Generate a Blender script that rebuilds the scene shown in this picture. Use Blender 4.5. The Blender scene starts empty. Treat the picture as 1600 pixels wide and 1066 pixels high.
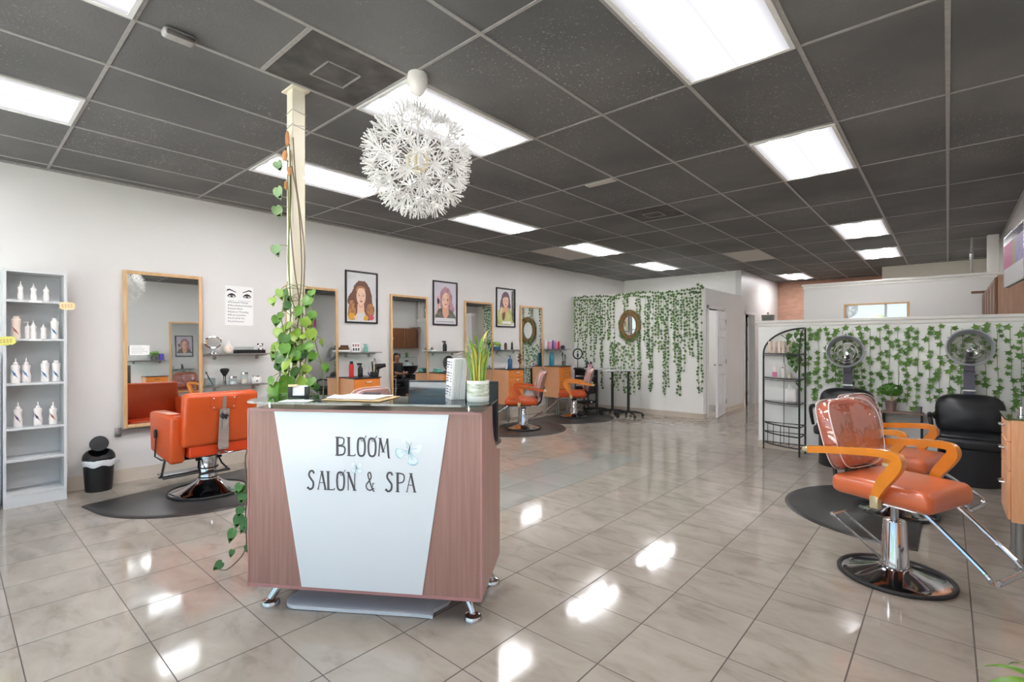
import bpy, bmesh, math, random
from mathutils import Vector, Matrix, Euler
random.seed(7)
PI = math.pi
C = bpy.context.scene.collection
scene = bpy.context.scene
R = math.radians

# ------------------------------------------------------------------ camera
CAM_H = 1.40
CEIL = 3.019
cam_d = bpy.data.cameras.new('camera')
cam_d.sensor_width = 36.0
cam_d.lens = 776.0 / 1600.0 * 36.0
cam_d.shift_y = 4.4 / 1600.0
cam_d.clip_start = 0.05
cam = bpy.data.objects.new('camera', cam_d)
C.objects.link(cam)
cam.location = (0, 0, CAM_H)
cam.rotation_euler = (PI / 2, 0, R(41.26))
scene.camera = cam

# ------------------------------------------------------------------ world, exposure
LAMP = 46.0         # radiance of the fluorescent panels
SKY = 1.15          # daylight through the shop windows
scene.view_settings.view_transform = 'Standard'
scene.view_settings.look = 'None'
scene.view_settings.exposure = 0.64
scene.view_settings.gamma = 1.0
scene.view_settings.use_curve_mapping = False
cy = scene.cycles
cy.use_denoising = True
cy.max_bounces = 10
cy.diffuse_bounces = 5
cy.glossy_bounces = 5
cy.transparent_max_bounces = 16
cy.transmission_bounces = 6
cy.caustics_reflective = False
cy.caustics_refractive = False
cy.sample_clamp_indirect = 6.0
w = bpy.data.worlds.new('daylight'); scene.world = w; w.use_nodes = True
nt = w.node_tree; nt.nodes.clear()
o_ = nt.nodes.new('ShaderNodeOutputWorld'); b_ = nt.nodes.new('ShaderNodeBackground')
tc = nt.nodes.new('ShaderNodeTexCoord'); sp = nt.nodes.new('ShaderNodeSeparateXYZ')
cr = nt.nodes.new('ShaderNodeValToRGB')
cr.color_ramp.elements[0].position = 0.0; cr.color_ramp.elements[0].color = (0.80, 0.80, 0.78, 1)
cr.color_ramp.elements[1].position = 0.30; cr.color_ramp.elements[1].color = (0.36, 0.62, 1.0, 1)
e = cr.color_ramp.elements.new(0.03); e.color = (0.72, 0.86, 1.0, 1)
nt.links.new(tc.outputs['Generated'], sp.inputs[0]); nt.links.new(sp.outputs['Z'], cr.inputs[0])
nt.links.new(cr.outputs[0], b_.inputs[0]); b_.inputs[1].default_value = SKY
nt.links.new(b_.outputs[0], o_.inputs[0])

SUN = 56.0          # sun on the pavement outside; it comes along the shop front and does not enter
sun_d = bpy.data.lights.new('sun', 'SUN'); sun_d.energy = SUN; sun_d.angle = 0.01; sun_d.color = (0.97, 0.98, 1.0)
sun = bpy.data.objects.new('sun', sun_d); C.objects.link(sun)
sun.rotation_euler = Vector((0.62, -0.30, -0.72)).to_track_quat('-Z', 'Y').to_euler(); sun.location = (-8, 2, 10)

# ------------------------------------------------------------------ materials
def lin(c):
    return tuple(((x / 255) / 12.92 if x / 255 <= 0.04045 else ((x / 255 + 0.055) / 1.055) ** 2.4) for x in c)

MATS = {}
def mat(name, rgb, rough=0.5, metal=0.0, var=0.0, scale=8.0, stretch=(1, 1, 1), bump=0.0, coat=0.0, spec=0.5, rgb2=None, detail=4.0, bscale=None, **kw):
    """principled material; colour varied by stretched noise between rgb and rgb2"""
    m = bpy.data.materials.new(name); m.use_nodes = True
    t = m.node_tree; p = t.nodes['Principled BSDF']
    p.inputs['Roughness'].default_value = rough; p.inputs['Metallic'].default_value = metal
    p.inputs['Specular IOR Level'].default_value = spec
    p.inputs['Coat Weight'].default_value = coat; p.inputs['Coat Roughness'].default_value = 0.08
    c = lin(rgb)
    tcn = t.nodes.new('ShaderNodeTexCoord'); mp = t.nodes.new('ShaderNodeMapping'); mp.inputs['Scale'].default_value = stretch
    t.links.new(tcn.outputs['Object'], mp.inputs[0])
    n = t.nodes.new('ShaderNodeTexNoise'); n.inputs['Scale'].default_value = scale; n.inputs['Detail'].default_value = detail
    t.links.new(mp.outputs[0], n.inputs['Vector'])
    c2 = lin(rgb2) if rgb2 else tuple(x * (1 - var) for x in c)
    r = t.nodes.new('ShaderNodeValToRGB'); r.color_ramp.elements[0].position = 0.3; r.color_ramp.elements[1].position = 0.7
    r.color_ramp.elements[0].color = (*c2, 1); r.color_ramp.elements[1].color = (*c, 1)
    t.links.new(n.outputs['Fac'], r.inputs[0]); t.links.new(r.outputs[0], p.inputs['Base Color'])
    if bump:
        n2 = n
        if bscale:
            n2 = t.nodes.new('ShaderNodeTexNoise'); n2.inputs['Scale'].default_value = bscale; n2.inputs['Detail'].default_value = 3
            t.links.new(tcn.outputs['Object'], n2.inputs['Vector'])
        bn = t.nodes.new('ShaderNodeBump'); bn.inputs['Strength'].default_value = bump; bn.inputs['Distance'].default_value = 0.01
        t.links.new(n2.outputs['Fac'], bn.inputs['Height']); t.links.new(bn.outputs[0], p.inputs['Normal'])
    MATS[name] = m
    return m

def glassy(name, tint, gloss=0.12, rough=0.02, bump=0.0, bscale=30.0, haze=0.0, hazecol=(255, 255, 255)):
    """thin sheet: mostly clear, a reflective film, optional milky haze and crinkles"""
    m = bpy.data.materials.new(name); m.use_nodes = True; t = m.node_tree; t.nodes.clear()
    out = t.nodes.new('ShaderNodeOutputMaterial'); tr = t.nodes.new('ShaderNodeBsdfTransparent'); gl = t.nodes.new('ShaderNodeBsdfGlossy')
    tr.inputs[0].default_value = (*lin(tint), 1); gl.inputs['Roughness'].default_value = rough
    fr = t.nodes.new('ShaderNodeLayerWeight'); fr.inputs[0].default_value = 0.5
    pw = t.nodes.new('ShaderNodeMath'); pw.operation = 'POWER'; pw.inputs[1].default_value = 4.5; t.links.new(fr.outputs['Facing'], pw.inputs[0])
    ad = t.nodes.new('ShaderNodeMath'); ad.operation = 'ADD'; ad.use_clamp = True; ad.inputs[1].default_value = gloss
    t.links.new(pw.outputs[0], ad.inputs[0])
    mx = t.nodes.new('ShaderNodeMixShader'); t.links.new(ad.outputs[0], mx.inputs[0])
    base = tr
    if haze:
        df = t.nodes.new('ShaderNodeBsdfDiffuse'); df.inputs[0].default_value = (*lin(hazecol), 1)
        m2 = t.nodes.new('ShaderNodeMixShader'); m2.inputs[0].default_value = haze
        t.links.new(tr.outputs[0], m2.inputs[1]); t.links.new(df.outputs[0], m2.inputs[2]); base = m2
    t.links.new(base.outputs[0], mx.inputs[1]); t.links.new(gl.outputs[0], mx.inputs[2]); t.links.new(mx.outputs[0], out.inputs[0])
    if bump:
        tcn = t.nodes.new('ShaderNodeTexCoord')
        n = t.nodes.new('ShaderNodeTexNoise'); n.inputs['Scale'].default_value = bscale; n.inputs['Detail'].default_value = 2; n.inputs['Distortion'].default_value = 1.2
        bn = t.nodes.new('ShaderNodeBump'); bn.inputs['Strength'].default_value = bump; bn.inputs['Distance'].default_value = 0.02
        t.links.new(tcn.outputs['Object'], n.inputs['Vector']); t.links.new(n.outputs['Fac'], bn.inputs['Height'])
        t.links.new(bn.outputs[0], gl.inputs['Normal']); t.links.new(bn.outputs[0], fr.inputs['Normal'])
    MATS[name] = m
    return m

def emit(name, rgb, strength):
    m = bpy.data.materials.new(name); m.use_nodes = True; t = m.node_tree; t.nodes.clear()
    out = t.nodes.new('ShaderNodeOutputMaterial'); em = t.nodes.new('ShaderNodeEmission')
    em.inputs[0].default_value = (*lin(rgb), 1); em.inputs[1].default_value = strength
    t.links.new(em.outputs[0], out.inputs[0]); MATS[name] = m
    return m

mat('wall_paint', (226, 224, 221), 0.38, var=0.05, scale=1.3, bump=0.03, bscale=60)
mat('white_paint', (250, 250, 246), 0.45, var=0.03, scale=2)
mat('trim_white', (240, 238, 233), 0.35)
mat('base_tile', (214, 203, 188), 0.3, var=0.08, scale=5)
mat('brick_wall', (190, 146, 124), 0.8, var=0.25, scale=6, stretch=(1, 1, 3), bump=0.2)
mat('soffit', (228, 221, 208), 0.6)
mat('tee', (166, 163, 159), 0.45, var=0.2, scale=30)
mat('tile_pale', (196, 192, 186), 0.9, var=0.05)
mat('lamp_frame', (235, 235, 232), 0.5)
mat('vent_dark', (92, 88, 85), 0.8, rgb2=(58, 56, 54), scale=6)
mat('door_white', (238, 239, 240), 0.4)
mat('room_shade', (40, 42, 38), 0.8)  # shade of the unlit room, put into the wall colour
mat('orange', (208, 84, 30), 0.33, var=0.10, scale=5, bump=0.05, bscale=120)
mat('orange_pale', (214, 110, 66), 0.32, var=0.08, scale=6, bump=0.04, bscale=90, coat=0.35)
mat('orange_deep', (226, 70, 22), 0.35, var=0.08, scale=6)
mat('arm_wood', (232, 142, 44), 0.22, var=0.15, scale=9, stretch=(1, 4, 1), coat=0.5)
mat('arm_wood_red', (200, 92, 40), 0.22, var=0.15, scale=9, coat=0.5)
mat('cab_wood', (246, 190, 146), 0.32, rgb2=(236, 172, 126), scale=10, stretch=(9, 9, 0.7))
mat('cab_orange', (236, 146, 66), 0.32, rgb2=(222, 126, 52), scale=10, stretch=(9, 9, 0.7))
mat('pale_wood', (222, 184, 136), 0.4, rgb2=(208, 166, 116), scale=8, stretch=(5, 5, 0.8))
mat('dark_cab', (124, 76, 40), 0.35, rgb2=(86, 50, 26), scale=6, stretch=(6, 6, 0.7))
mat('panel_wood', (178, 140, 118), 0.4, rgb2=(158, 120, 98), scale=8, stretch=(6, 6, 0.6))
mat('desk_wood', (166, 127, 116), 0.42, rgb2=(146, 108, 97), scale=7, stretch=(9, 9, 0.35), detail=7)
mat('desk_edge', (176, 128, 126), 0.4)
mat('desk_white', (224, 229, 233), 0.16, spec=0.4)
mat('ink', (76, 74, 78), 0.5)
mat('blue_ink', (108, 172, 196), 0.5, rgb2=(190, 222, 230), scale=30)
mat('pale_blue', (204, 228, 236), 0.5, rgb2=(236, 242, 242), scale=25)
mat('chrome', (215, 215, 218), 0.07, 1.0)
mat('steel', (176, 176, 178), 0.25, 1.0)
mat('brushed', (168, 168, 166), 0.38, 1.0)
mat('brass_pale', (214, 200, 160), 0.3, 0.6)
mat('black_plastic', (24, 24, 25), 0.35)
mat('black_vinyl', (30, 31, 34), 0.32, bump=0.04, bscale=80)
mat('black_metal', (52, 52, 52), 0.4, 0.3)
mat('rubber', (40, 39, 39), 0.55, var=0.2, scale=3)
mat('mat_rubber', (52, 50, 49), 0.36, var=0.15, scale=4)
mat('white_plastic', (238, 236, 232), 0.35)
mat('shade_white', (236, 234, 231), 0.5)
mat('canopy_white', (232, 226, 220), 0.4)
mat('bulb', (222, 206, 168), 0.3)
mat('grey_board', (206, 208, 209), 0.5)
mat('grey_floorboard', (222, 227, 233), 0.3)
mat('bag_white', (222, 224, 228), 0.4, bump=0.3, bscale=40)
mat('mirror', (232, 236, 236), 0.015, 1.0)
mat('cream_post', (232, 224, 202), 0.45, var=0.05, scale=3)
mat('cork', (196, 140, 92), 0.9, var=0.3, scale=30)
mat('vine_stem', (118, 128, 70), 0.6)
mat('vine_brown', (112, 96, 74), 0.7)
mat('leaf', (106, 150, 48), 0.35, rgb2=(74, 122, 34), scale=14)
mat('leaf_dark', (70, 116, 40), 0.35, rgb2=(50, 92, 30), scale=14)
mat('leaf_lime', (150, 176, 62), 0.35, rgb2=(112, 150, 44), scale=14)
mat('leaf_pale', (140, 168, 120), 0.45, rgb2=(110, 142, 92), scale=9)
mat('ivy', (92, 128, 62), 0.5, rgb2=(62, 96, 44), scale=14)
mat('ivy_dark', (70, 100, 56), 0.5, rgb2=(92, 134, 62), scale=10)
mat('ivy_bright', (116, 158, 72), 0.5, rgb2=(74, 112, 50), scale=18)
mat('bamboo', (170, 194, 84), 0.4, rgb2=(98, 150, 56), scale=12, stretch=(1, 1, 0.4))
mat('bamboo_yellow', (226, 200, 96), 0.4)
mat('pot_white', (240, 241, 236), 0.25)
mat('pot_print', (238, 240, 232), 0.25, rgb2=(126, 142, 92), scale=22, stretch=(1, 1, 2.4), detail=6)
mat('pot_taupe', (150, 124, 116), 0.7, var=0.1)
mat('pot_grey', (110, 110, 104), 0.8, var=0.15)
mat('soil', (60, 44, 34), 0.95, var=0.3, scale=40)
mat('paper', (242, 242, 240), 0.7)
mat('paper_grey', (206, 206, 206), 0.6)
mat('clipboard', (206, 176, 128), 0.6)
mat('poster_black', (20, 19, 20), 0.35)
mat('poster_white', (220, 220, 222), 0.35)
mat('pic_lilac', (206, 200, 210), 0.35)
mat('pic_dress', (206, 208, 140), 0.4, rgb2=(176, 180, 110), scale=8)
mat('pic_skin', (236, 200, 176), 0.4)
mat('pic_skin2', (224, 168, 140), 0.4)
mat('pic_shade', (192, 120, 88), 0.4)
mat('pic_hair', (98, 76, 70), 0.4, rgb2=(132, 84, 62), scale=18, stretch=(4, 4, 1))
mat('pic_hair_low', (146, 92, 74), 0.4, rgb2=(196, 146, 84), scale=26)
mat('pic_hair_pink', (202, 164, 176), 0.4, rgb2=(150, 100, 108), scale=14, stretch=(4, 4, 1))
mat('pic_hair_plum', (140, 110, 126), 0.4, rgb2=(86, 60, 70), scale=14, stretch=(4, 4, 1))
mat('pic_grey', (128, 128, 118), 0.5, rgb2=(70, 74, 60), scale=20)
mat('pic_dark', (52, 40, 40), 0.4)
mat('pic_lip', (176, 84, 84), 0.4)
mat('pic_pink', (212, 92, 110), 0.4)
mat('pic_gold', (222, 166, 52), 0.4)
mat('yellow_tag', (220, 216, 118), 0.6)
mat('peach_tag', (240, 214, 164), 0.6)
mat('purple', (86, 40, 110), 0.5)
mat('purple_box', (92, 78, 190), 0.4)
mat('bottle_white', (240, 234, 230), 0.3)
mat('bottle_cream', (232, 216, 200), 0.3)
mat('mark_blue', (70, 130, 180), 0.4)
mat('mark_purple', (84, 70, 110), 0.4)
mat('mark_red', (168, 96, 84), 0.4)
mat('mark_pink', (216, 120, 158), 0.4)
mat('red_can', (206, 40, 44), 0.3)
mat('teal', (38, 132, 152), 0.25)
mat('teal_pale', (120, 186, 170), 0.35)
mat('blue_bottle', (60, 108, 152), 0.25)
mat('pinkbottle', (230, 160, 180), 0.35)
mat('redbottle', (206, 40, 62), 0.35)
mat('hair_brown', (96, 66, 44), 0.6)
mat('seam_red', (150, 44, 22), 0.4)
mat('wicker', (126, 108, 66), 0.8, rgb2=(152, 114, 72), scale=16, bump=0.5)
mat('screen_pink', (176, 44, 108), 0.5, rgb2=(160, 50, 104), scale=20)
mat('screen_mauve', (120, 100, 148), 0.5, rgb2=(92, 82, 130), scale=14)
mat('screen_olive', (128, 104, 60), 0.5)
mat('screen_white', (178, 176, 176), 0.5)
mat('screen_dark', (84, 82, 104), 0.12)
mat('monitor_gloss', (40, 48, 58), 0.06, coat=1.0)
mat('piping', (246, 226, 220), 0.3)
mat('skin', (176, 124, 96), 0.6)
mat('cloth_dark', (30, 30, 36), 0.85)
mat('hair_black', (20, 18, 18), 0.6)
mat('asphalt', (150, 148, 144), 0.9, var=0.1)
mat('hedge', (90, 130, 60), 0.9, var=0.4, scale=6)
glassy('pane', (250, 252, 251), 0.0)
glassy('table_glass', (212, 230, 224), 0.10)
glassy('clear', (236, 242, 242), 0.05)
glassy('wrap', (255, 240, 234), 0.20, 0.05, bump=1.0, bscale=4.5, haze=0.10, hazecol=(255, 214, 206))
glassy('wrap_grey', (246, 230, 230), 0.12, 0.10, bump=0.7, bscale=5, haze=0.42, hazecol=(224, 196, 194))
glassy('hood_clear', (206, 206, 198), 0.07, 0.05, haze=0.09, hazecol=(150, 148, 140))
emit('lamp_white', (252, 250, 255), LAMP)
def lamp_bands(name):
    # a prismatic panel with two fluorescent tubes behind it: brighter along the tubes
    m = bpy.data.materials.new(name); m.use_nodes = True; t = m.node_tree; t.nodes.clear()
    out = t.nodes.new('ShaderNodeOutputMaterial'); em = t.nodes.new('ShaderNodeEmission')
    tcn = t.nodes.new('ShaderNodeTexCoord'); s = t.nodes.new('ShaderNodeSeparateXYZ'); t.links.new(tcn.outputs['Object'], s.inputs[0])
    a = t.nodes.new('ShaderNodeMath'); a.operation = 'ABSOLUTE'; t.links.new(s.outputs['X'], a.inputs[0])
    d = t.nodes.new('ShaderNodeMath'); d.operation = 'SUBTRACT'; d.inputs[1].default_value = 0.12; t.links.new(a.outputs[0], d.inputs[0])
    d2 = t.nodes.new('ShaderNodeMath'); d2.operation = 'ABSOLUTE'; t.links.new(d.outputs[0], d2.inputs[0])
    r = t.nodes.new('ShaderNodeValToRGB'); r.color_ramp.elements[0].position = 0.0; r.color_ramp.elements[1].position = 0.15
    r.color_ramp.elements[0].color = (1.0, 0.98, 1.0, 1); r.color_ramp.elements[1].color = (0.0095, 0.0094, 0.0098, 1)
    e2 = r.color_ramp.elements.new(0.062); e2.color = (0.02, 0.0197, 0.0206, 1)
    t.links.new(d2.outputs[0], r.inputs[0]); t.links.new(r.outputs[0], em.inputs[0]); em.inputs[1].default_value = LAMP
    t.links.new(em.outputs[0], out.inputs[0]); MATS[name] = m
lamp_bands('lamp_panel')

def floor_material():
    m = bpy.data.materials.new('floor_tiles'); m.use_nodes = True; t = m.node_tree; p = t.nodes['Principled BSDF']
    N = t.nodes.new; L = t.links.new
    def math_(op, a, b=None, clamp=False):
        n = N('ShaderNodeMath'); n.operation = op; n.use_clamp = clamp
        for i, v in enumerate((a, b)):
            if v is None: continue
            if isinstance(v, (int, float)): n.inputs[i].default_value = v
            else: L(v, n.inputs[i])
        return n.outputs[0]
    g = N('ShaderNodeNewGeometry'); s = N('ShaderNodeSeparateXYZ'); L(g.outputs['Position'], s.inputs[0])
    T = 0.4153
    u = math_('DIVIDE', math_('ADD', s.outputs['X'], 1.152 + 40 * T), T); v = math_('DIVIDE', math_('SUBTRACT', s.outputs['Y'], 1.880 - 40 * T), T)
    fu, fv = math_('FRACT', u), math_('FRACT', v)
    def edge(f): return math_('MINIMUM', f, math_('SUBTRACT', 1.0, f))
    # joints along the room are wider than the ones across it
    ju = math_('GREATER_THAN', edge(fu), 0.0075); jv = math_('GREATER_THAN', edge(fv), 0.0055)
    tile = math_('MULTIPLY', ju, jv)
    iu, iv = math_('FLOOR', u), math_('FLOOR', v)
    cv = N('ShaderNodeCombineXYZ'); L(iu, cv.inputs[0]); L(iv, cv.inputs[1])
    wn = N('ShaderNodeTexWhiteNoise'); wn.noise_dimensions = '3D'; L(cv.outputs[0], wn.inputs[0])
    off = N('ShaderNodeVectorMath'); off.operation = 'MULTIPLY_ADD'; L(wn.outputs['Color'], off.inputs[0]); off.inputs[1].default_value = (30, 30, 30); L(g.outputs['Position'], off.inputs[2])
    n1 = N('ShaderNodeTexNoise'); n1.inputs['Scale'].default_value = 3.2; n1.inputs['Detail'].default_value = 6; n1.inputs['Roughness'].default_value = 0.6; n1.inputs['Distortion'].default_value = 0.7
    mp = N('ShaderNodeMapping'); mp.inputs['Scale'].default_value = (1, 2.1, 1); mp.inputs['Rotation'].default_value = (0, 0, 0.5); L(off.outputs[0], mp.inputs[0]); L(mp.outputs[0], n1.inputs['Vector'])
    r = N('ShaderNodeValToRGB'); L(n1.outputs['Fac'], r.inputs[0])
    r.color_ramp.elements[0].position = 0.30; r.color_ramp.elements[0].color = (*lin((140, 130, 118)), 1)
    r.color_ramp.elements[1].position = 0.66; r.color_ramp.elements[1].color = (*lin((163, 154, 143)), 1)
    e = r.color_ramp.elements.new(0.46); e.color = (*lin((155, 146, 135)), 1)
    # replaced tiles: a patch of cooler grey ones
    k0 = math_('GREATER_THAN', s.outputs['X'], -1.152 - 6 * T); k1 = math_('LESS_THAN', s.outputs['X'], -1.152 - 4 * T)
    k2 = math_('GREATER_THAN', s.outputs['Y'], 1.880 + 2 * T); k3 = math_('LESS_THAN', s.outputs['Y'], 1.880 + 9 * T)
    patch = math_('MULTIPLY', math_('MULTIPLY', k0, k1), math_('MULTIPLY', k2, k3))
    mg = N('ShaderNodeMix'); mg.data_type = 'RGBA'; L(math_('MULTIPLY', patch, 0.8), mg.inputs[0]); L(r.outputs[0], mg.inputs[6]); mg.inputs[7].default_value = (*lin((146, 147, 142)), 1)
    hv = N('ShaderNodeHueSaturation'); L(mg.outputs[2], hv.inputs['Color'])
    L(math_('ADD', math_('MULTIPLY', wn.outputs['Value'], 0.10), 0.95), hv.inputs['Value'])
    mx = N('ShaderNodeMix'); mx.data_type = 'RGBA'; L(tile, mx.inputs[0]); mx.inputs[6].default_value = (*lin((64, 54, 47)), 1); L(hv.outputs[0], mx.inputs[7])
    L(mx.outputs[2], p.inputs['Base Color'])
    n3 = N('ShaderNodeTexNoise'); n3.inputs['Scale'].default_value = 5; L(off.outputs[0], n3.inputs['Vector'])
    rr = N('ShaderNodeMapRange'); L(n3.outputs['Fac'], rr.inputs[0]); rr.inputs[1].default_value = 0.3; rr.inputs[2].default_value = 0.7; rr.inputs[3].default_value = 0.05; rr.inputs[4].default_value = 0.12
    ro = N('ShaderNodeMix'); ro.data_type = 'FLOAT'; L(tile, ro.inputs[0]); ro.inputs[2].default_value = 0.8; L(rr.outputs[0], ro.inputs[3]); L(ro.outputs[0], p.inputs['Roughness'])
    bp = N('ShaderNodeBump'); bp.inputs['Strength'].default_value = 0.016; bp.inputs['Distance'].default_value = 0.01
    n4 = N('ShaderNodeTexNoise'); n4.inputs['Scale'].default_value = 7; n4.inputs['Detail'].default_value = 3; L(off.outputs[0], n4.inputs['Vector'])
    L(n4.outputs['Fac'], bp.inputs['Height']); L(bp.outputs[0], p.inputs['Normal'])
    p.inputs['Specular IOR Level'].default_value = 0.85
    MATS['floor_tiles'] = m
floor_material()

def ceiling_material():
    m = bpy.data.materials.new('ceiling_tiles'); m.use_nodes = True; t = m.node_tree; p = t.nodes['Principled BSDF']
    N = t.nodes.new; L = t.links.new
    g = N('ShaderNodeNewGeometry')
    n1 = N('ShaderNodeTexNoise'); n1.inputs['Scale'].default_value = 1.1; n1.inputs['Detail'].default_value = 5; L(g.outputs['Position'], n1.inputs['Vector'])
    r = N('ShaderNodeValToRGB'); L(n1.outputs['Fac'], r.inputs[0])
    r.color_ramp.elements[0].position = 0.32; r.color_ramp.elements[0].color = (*lin((92, 92, 91)), 1)
    r.color_ramp.elements[1].position = 0.72; r.color_ramp.elements[1].color = (*lin((116, 115, 113)), 1)
    # fissures: fine pale specks where the grey paint missed, in patches
    n2 = N('ShaderNodeTexNoise'); n2.inputs['Scale'].default_value = 75; n2.inputs['Detail'].default_value = 1; L(g.outputs['Position'], n2.inputs['Vector'])
    n3 = N('ShaderNodeTexNoise'); n3.inputs['Scale'].default_value = 0.8; n3.inputs['Detail'].default_value = 2; L(g.outputs['Position'], n3.inputs['Vector'])
    a = N('ShaderNodeMapRange'); L(n2.outputs['Fac'], a.inputs[0]); a.inputs[1].default_value = 0.66; a.inputs[2].default_value = 0.74
    b = N('ShaderNodeMapRange'); L(n3.outputs['Fac'], b.inputs[0]); b.inputs[1].default_value = 0.48; b.inputs[2].default_value = 0.62
    ml = N('ShaderNodeMath'); ml.operation = 'MULTIPLY'; L(a.outputs[0], ml.inputs[0]); L(b.outputs[0], ml.inputs[1])
    m2 = N('ShaderNodeMath'); m2.operation = 'MULTIPLY'; L(ml.outputs[0], m2.inputs[0]); m2.inputs[1].default_value = 0.6
    mx = N('ShaderNodeMix'); mx.data_type = 'RGBA'; L(m2.outputs[0], mx.inputs[0]); L(r.outputs[0], mx.inputs[6]); mx.inputs[7].default_value = (*lin((205, 202, 198)), 1)
    L(mx.outputs[2], p.inputs['Base Color']); p.inputs['Roughness'].default_value = 0.85
    bp = N('ShaderNodeBump'); bp.inputs['Strength'].default_value = 0.4; bp.inputs['Distance'].default_value = 0.004; L(n2.outputs['Fac'], bp.inputs['Height']); L(bp.outputs[0], p.inputs['Normal'])
    MATS['ceiling_tiles'] = m
ceiling_material()

# ------------------------------------------------------------------ mesh builder
def V(*a): return Vector(a if len(a) > 1 else a[0])
def catmull(pts, n=6):
    P = [Vector(p) for p in pts]; out = []
    for i in range(len(P) - 1):
        p0, p1, p2, p3 = P[max(i - 1, 0)], P[i], P[i + 1], P[min(i + 2, len(P) - 1)]
        for k in range(n):
            t = k / n
            out.append(0.5 * ((2 * p1) + (p2 - p0) * t + (2 * p0 - 5 * p1 + 4 * p2 - p3) * t * t + (3 * p1 - p0 - 3 * p2 + p3) * t ** 3))
    return out + [P[-1]]

class B:
    def __init__(s): s.v = []; s.f = []; s.m = []; s.mi = 0; s.X = Matrix()
    def at(s, loc=(0, 0, 0), rot=(0, 0, 0)):
        s.X = Matrix.Translation(loc) @ Euler(rot).to_matrix().to_4x4(); return s
    def mat(s, i): s.mi = i; return s
    def add(s, vs, fs):
        k = len(s.v); s.v += [s.X @ Vector(q) for q in vs]
        for f in fs: s.f.append([k + i for i in f]); s.m.append(s.mi)
        return s
    def box(s, c, d, rot=None):
        x, y, z = d[0] / 2, d[1] / 2, d[2] / 2
        vs = [Vector((i * x, j * y, k * z)) for k in (-1, 1) for j in (-1, 1) for i in (-1, 1)]
        if rot: e = Euler(rot).to_matrix(); vs = [e @ q for q in vs]
        c = Vector(c)
        return s.add([q + c for q in vs], [(0, 2, 3, 1), (4, 5, 7, 6), (0, 1, 5, 4), (1, 3, 7, 5), (3, 2, 6, 7), (2, 0, 4, 6)])
    def bx(s, x0, x1, y0, y1, z0, z1): return s.box(((x0 + x1) / 2, (y0 + y1) / 2, (z0 + z1) / 2), (abs(x1 - x0), abs(y1 - y0), abs(z1 - z0)))
    def rbox(s, c, d, r=0.01, seg=2, rot=None, taper=None):
        bm = bmesh.new(); bmesh.ops.create_cube(bm, size=1.0)
        for q in bm.verts:
            q.co = Vector((q.co.x * d[0], q.co.y * d[1], q.co.z * d[2]))
        if taper:
            for q in bm.verts: taper(q.co)
        bmesh.ops.bevel(bm, geom=list(bm.edges), offset=r, segments=seg, profile=0.5, affect='EDGES', clamp_overlap=True)
        e = Euler(rot).to_matrix() if rot else Matrix.Identity(3); c = Vector(c)
        bm.verts.index_update()
        s.add([e @ q.co + c for q in bm.verts], [[q.index for q in f.verts] for f in bm.faces]); bm.free()
        return s
    def frame(s, p0, p1):
        z = (Vector(p1) - Vector(p0)).normalized(); a = Vector((0, 0, 1)) if abs(z.z) < 0.95 else Vector((1, 0, 0))
        x = z.cross(a).normalized(); return x, z.cross(x)
    def cyl(s, p0, p1, r0, r1=None, n=16, cap=True):
        r1 = r0 if r1 is None else r1; p0, p1 = Vector(p0), Vector(p1); x, y = s.frame(p0, p1); vs = []
        for p, r in ((p0, r0), (p1, r1)):
            vs += [p + (x * math.cos(2 * PI * i / n) + y * math.sin(2 * PI * i / n)) * r for i in range(n)]
        fs = [(i, (i + 1) % n, n + (i + 1) % n, n + i) for i in range(n)]
        if cap: fs += [tuple(reversed(range(n))), tuple(range(n, 2 * n))]
        return s.add(vs, fs)
    def tube(s, pts, r, n=8, closed=False, smooth=0):
        P = [Vector(p) for p in pts]
        if smooth: P = catmull(P, smooth)
        m = len(P); vs = []; prev = None
        if isinstance(r, (list, tuple)) and len(r) != m:
            q_ = len(r) - 1; r = [r[min(int(i * q_ / (m - 1)), q_ - 1)] * (1 - (i * q_ / (m - 1) - min(int(i * q_ / (m - 1)), q_ - 1))) + r[min(int(i * q_ / (m - 1)), q_ - 1) + 1] * (i * q_ / (m - 1) - min(int(i * q_ / (m - 1)), q_ - 1)) for i in range(m)]
        for i, p in enumerate(P):
            if closed: t = P[(i + 1) % m] - P[i - 1]
            else: t = P[min(i + 1, m - 1)] - P[max(i - 1, 0)]
            t.normalize()
            if prev is None:
                a = Vector((0, 0, 1)) if abs(t.z) < 0.9 else Vector((1, 0, 0)); x = t.cross(a).normalized()
            else: x = (prev - t * prev.dot(t)).normalized()
            prev = x; y = t.cross(x); rr = r[i] if isinstance(r, (list, tuple)) else r
            vs += [p + (x * math.cos(2 * PI * k / n) + y * math.sin(2 * PI * k / n)) * rr for k in range(n)]
        fs = []
        for i in range(m if closed else m - 1):
            j = (i + 1) % m
            fs += [(i * n + k, i * n + (k + 1) % n, j * n + (k + 1) % n, j * n + k) for k in range(n)]
        if not closed: fs += [tuple(reversed(range(n))), tuple(range((m - 1) * n, m * n))]
        return s.add(vs, fs)
    def lathe(s, prof, n=24, c=(0, 0, 0), sx=1, sy=1, cap=True):
        vs = []; c = Vector(c)
        for r, z in prof: vs += [c + Vector((r * sx * math.cos(2 * PI * i / n), r * sy * math.sin(2 * PI * i / n), z)) for i in range(n)]
        fs = []
        for k in range(len(prof) - 1):
            fs += [(k * n + i, k * n + (i + 1) % n, (k + 1) * n + (i + 1) % n, (k + 1) * n + i) for i in range(n)]
        if prof[0] == prof[-1]: cap = False
        if cap and prof[0][0] > 1e-5: fs.append(tuple(reversed(range(n))))
        if cap and prof[-1][0] > 1e-5: fs.append(tuple(range((len(prof) - 1) * n, len(prof) * n)))
        return s.add(vs, fs)
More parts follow.
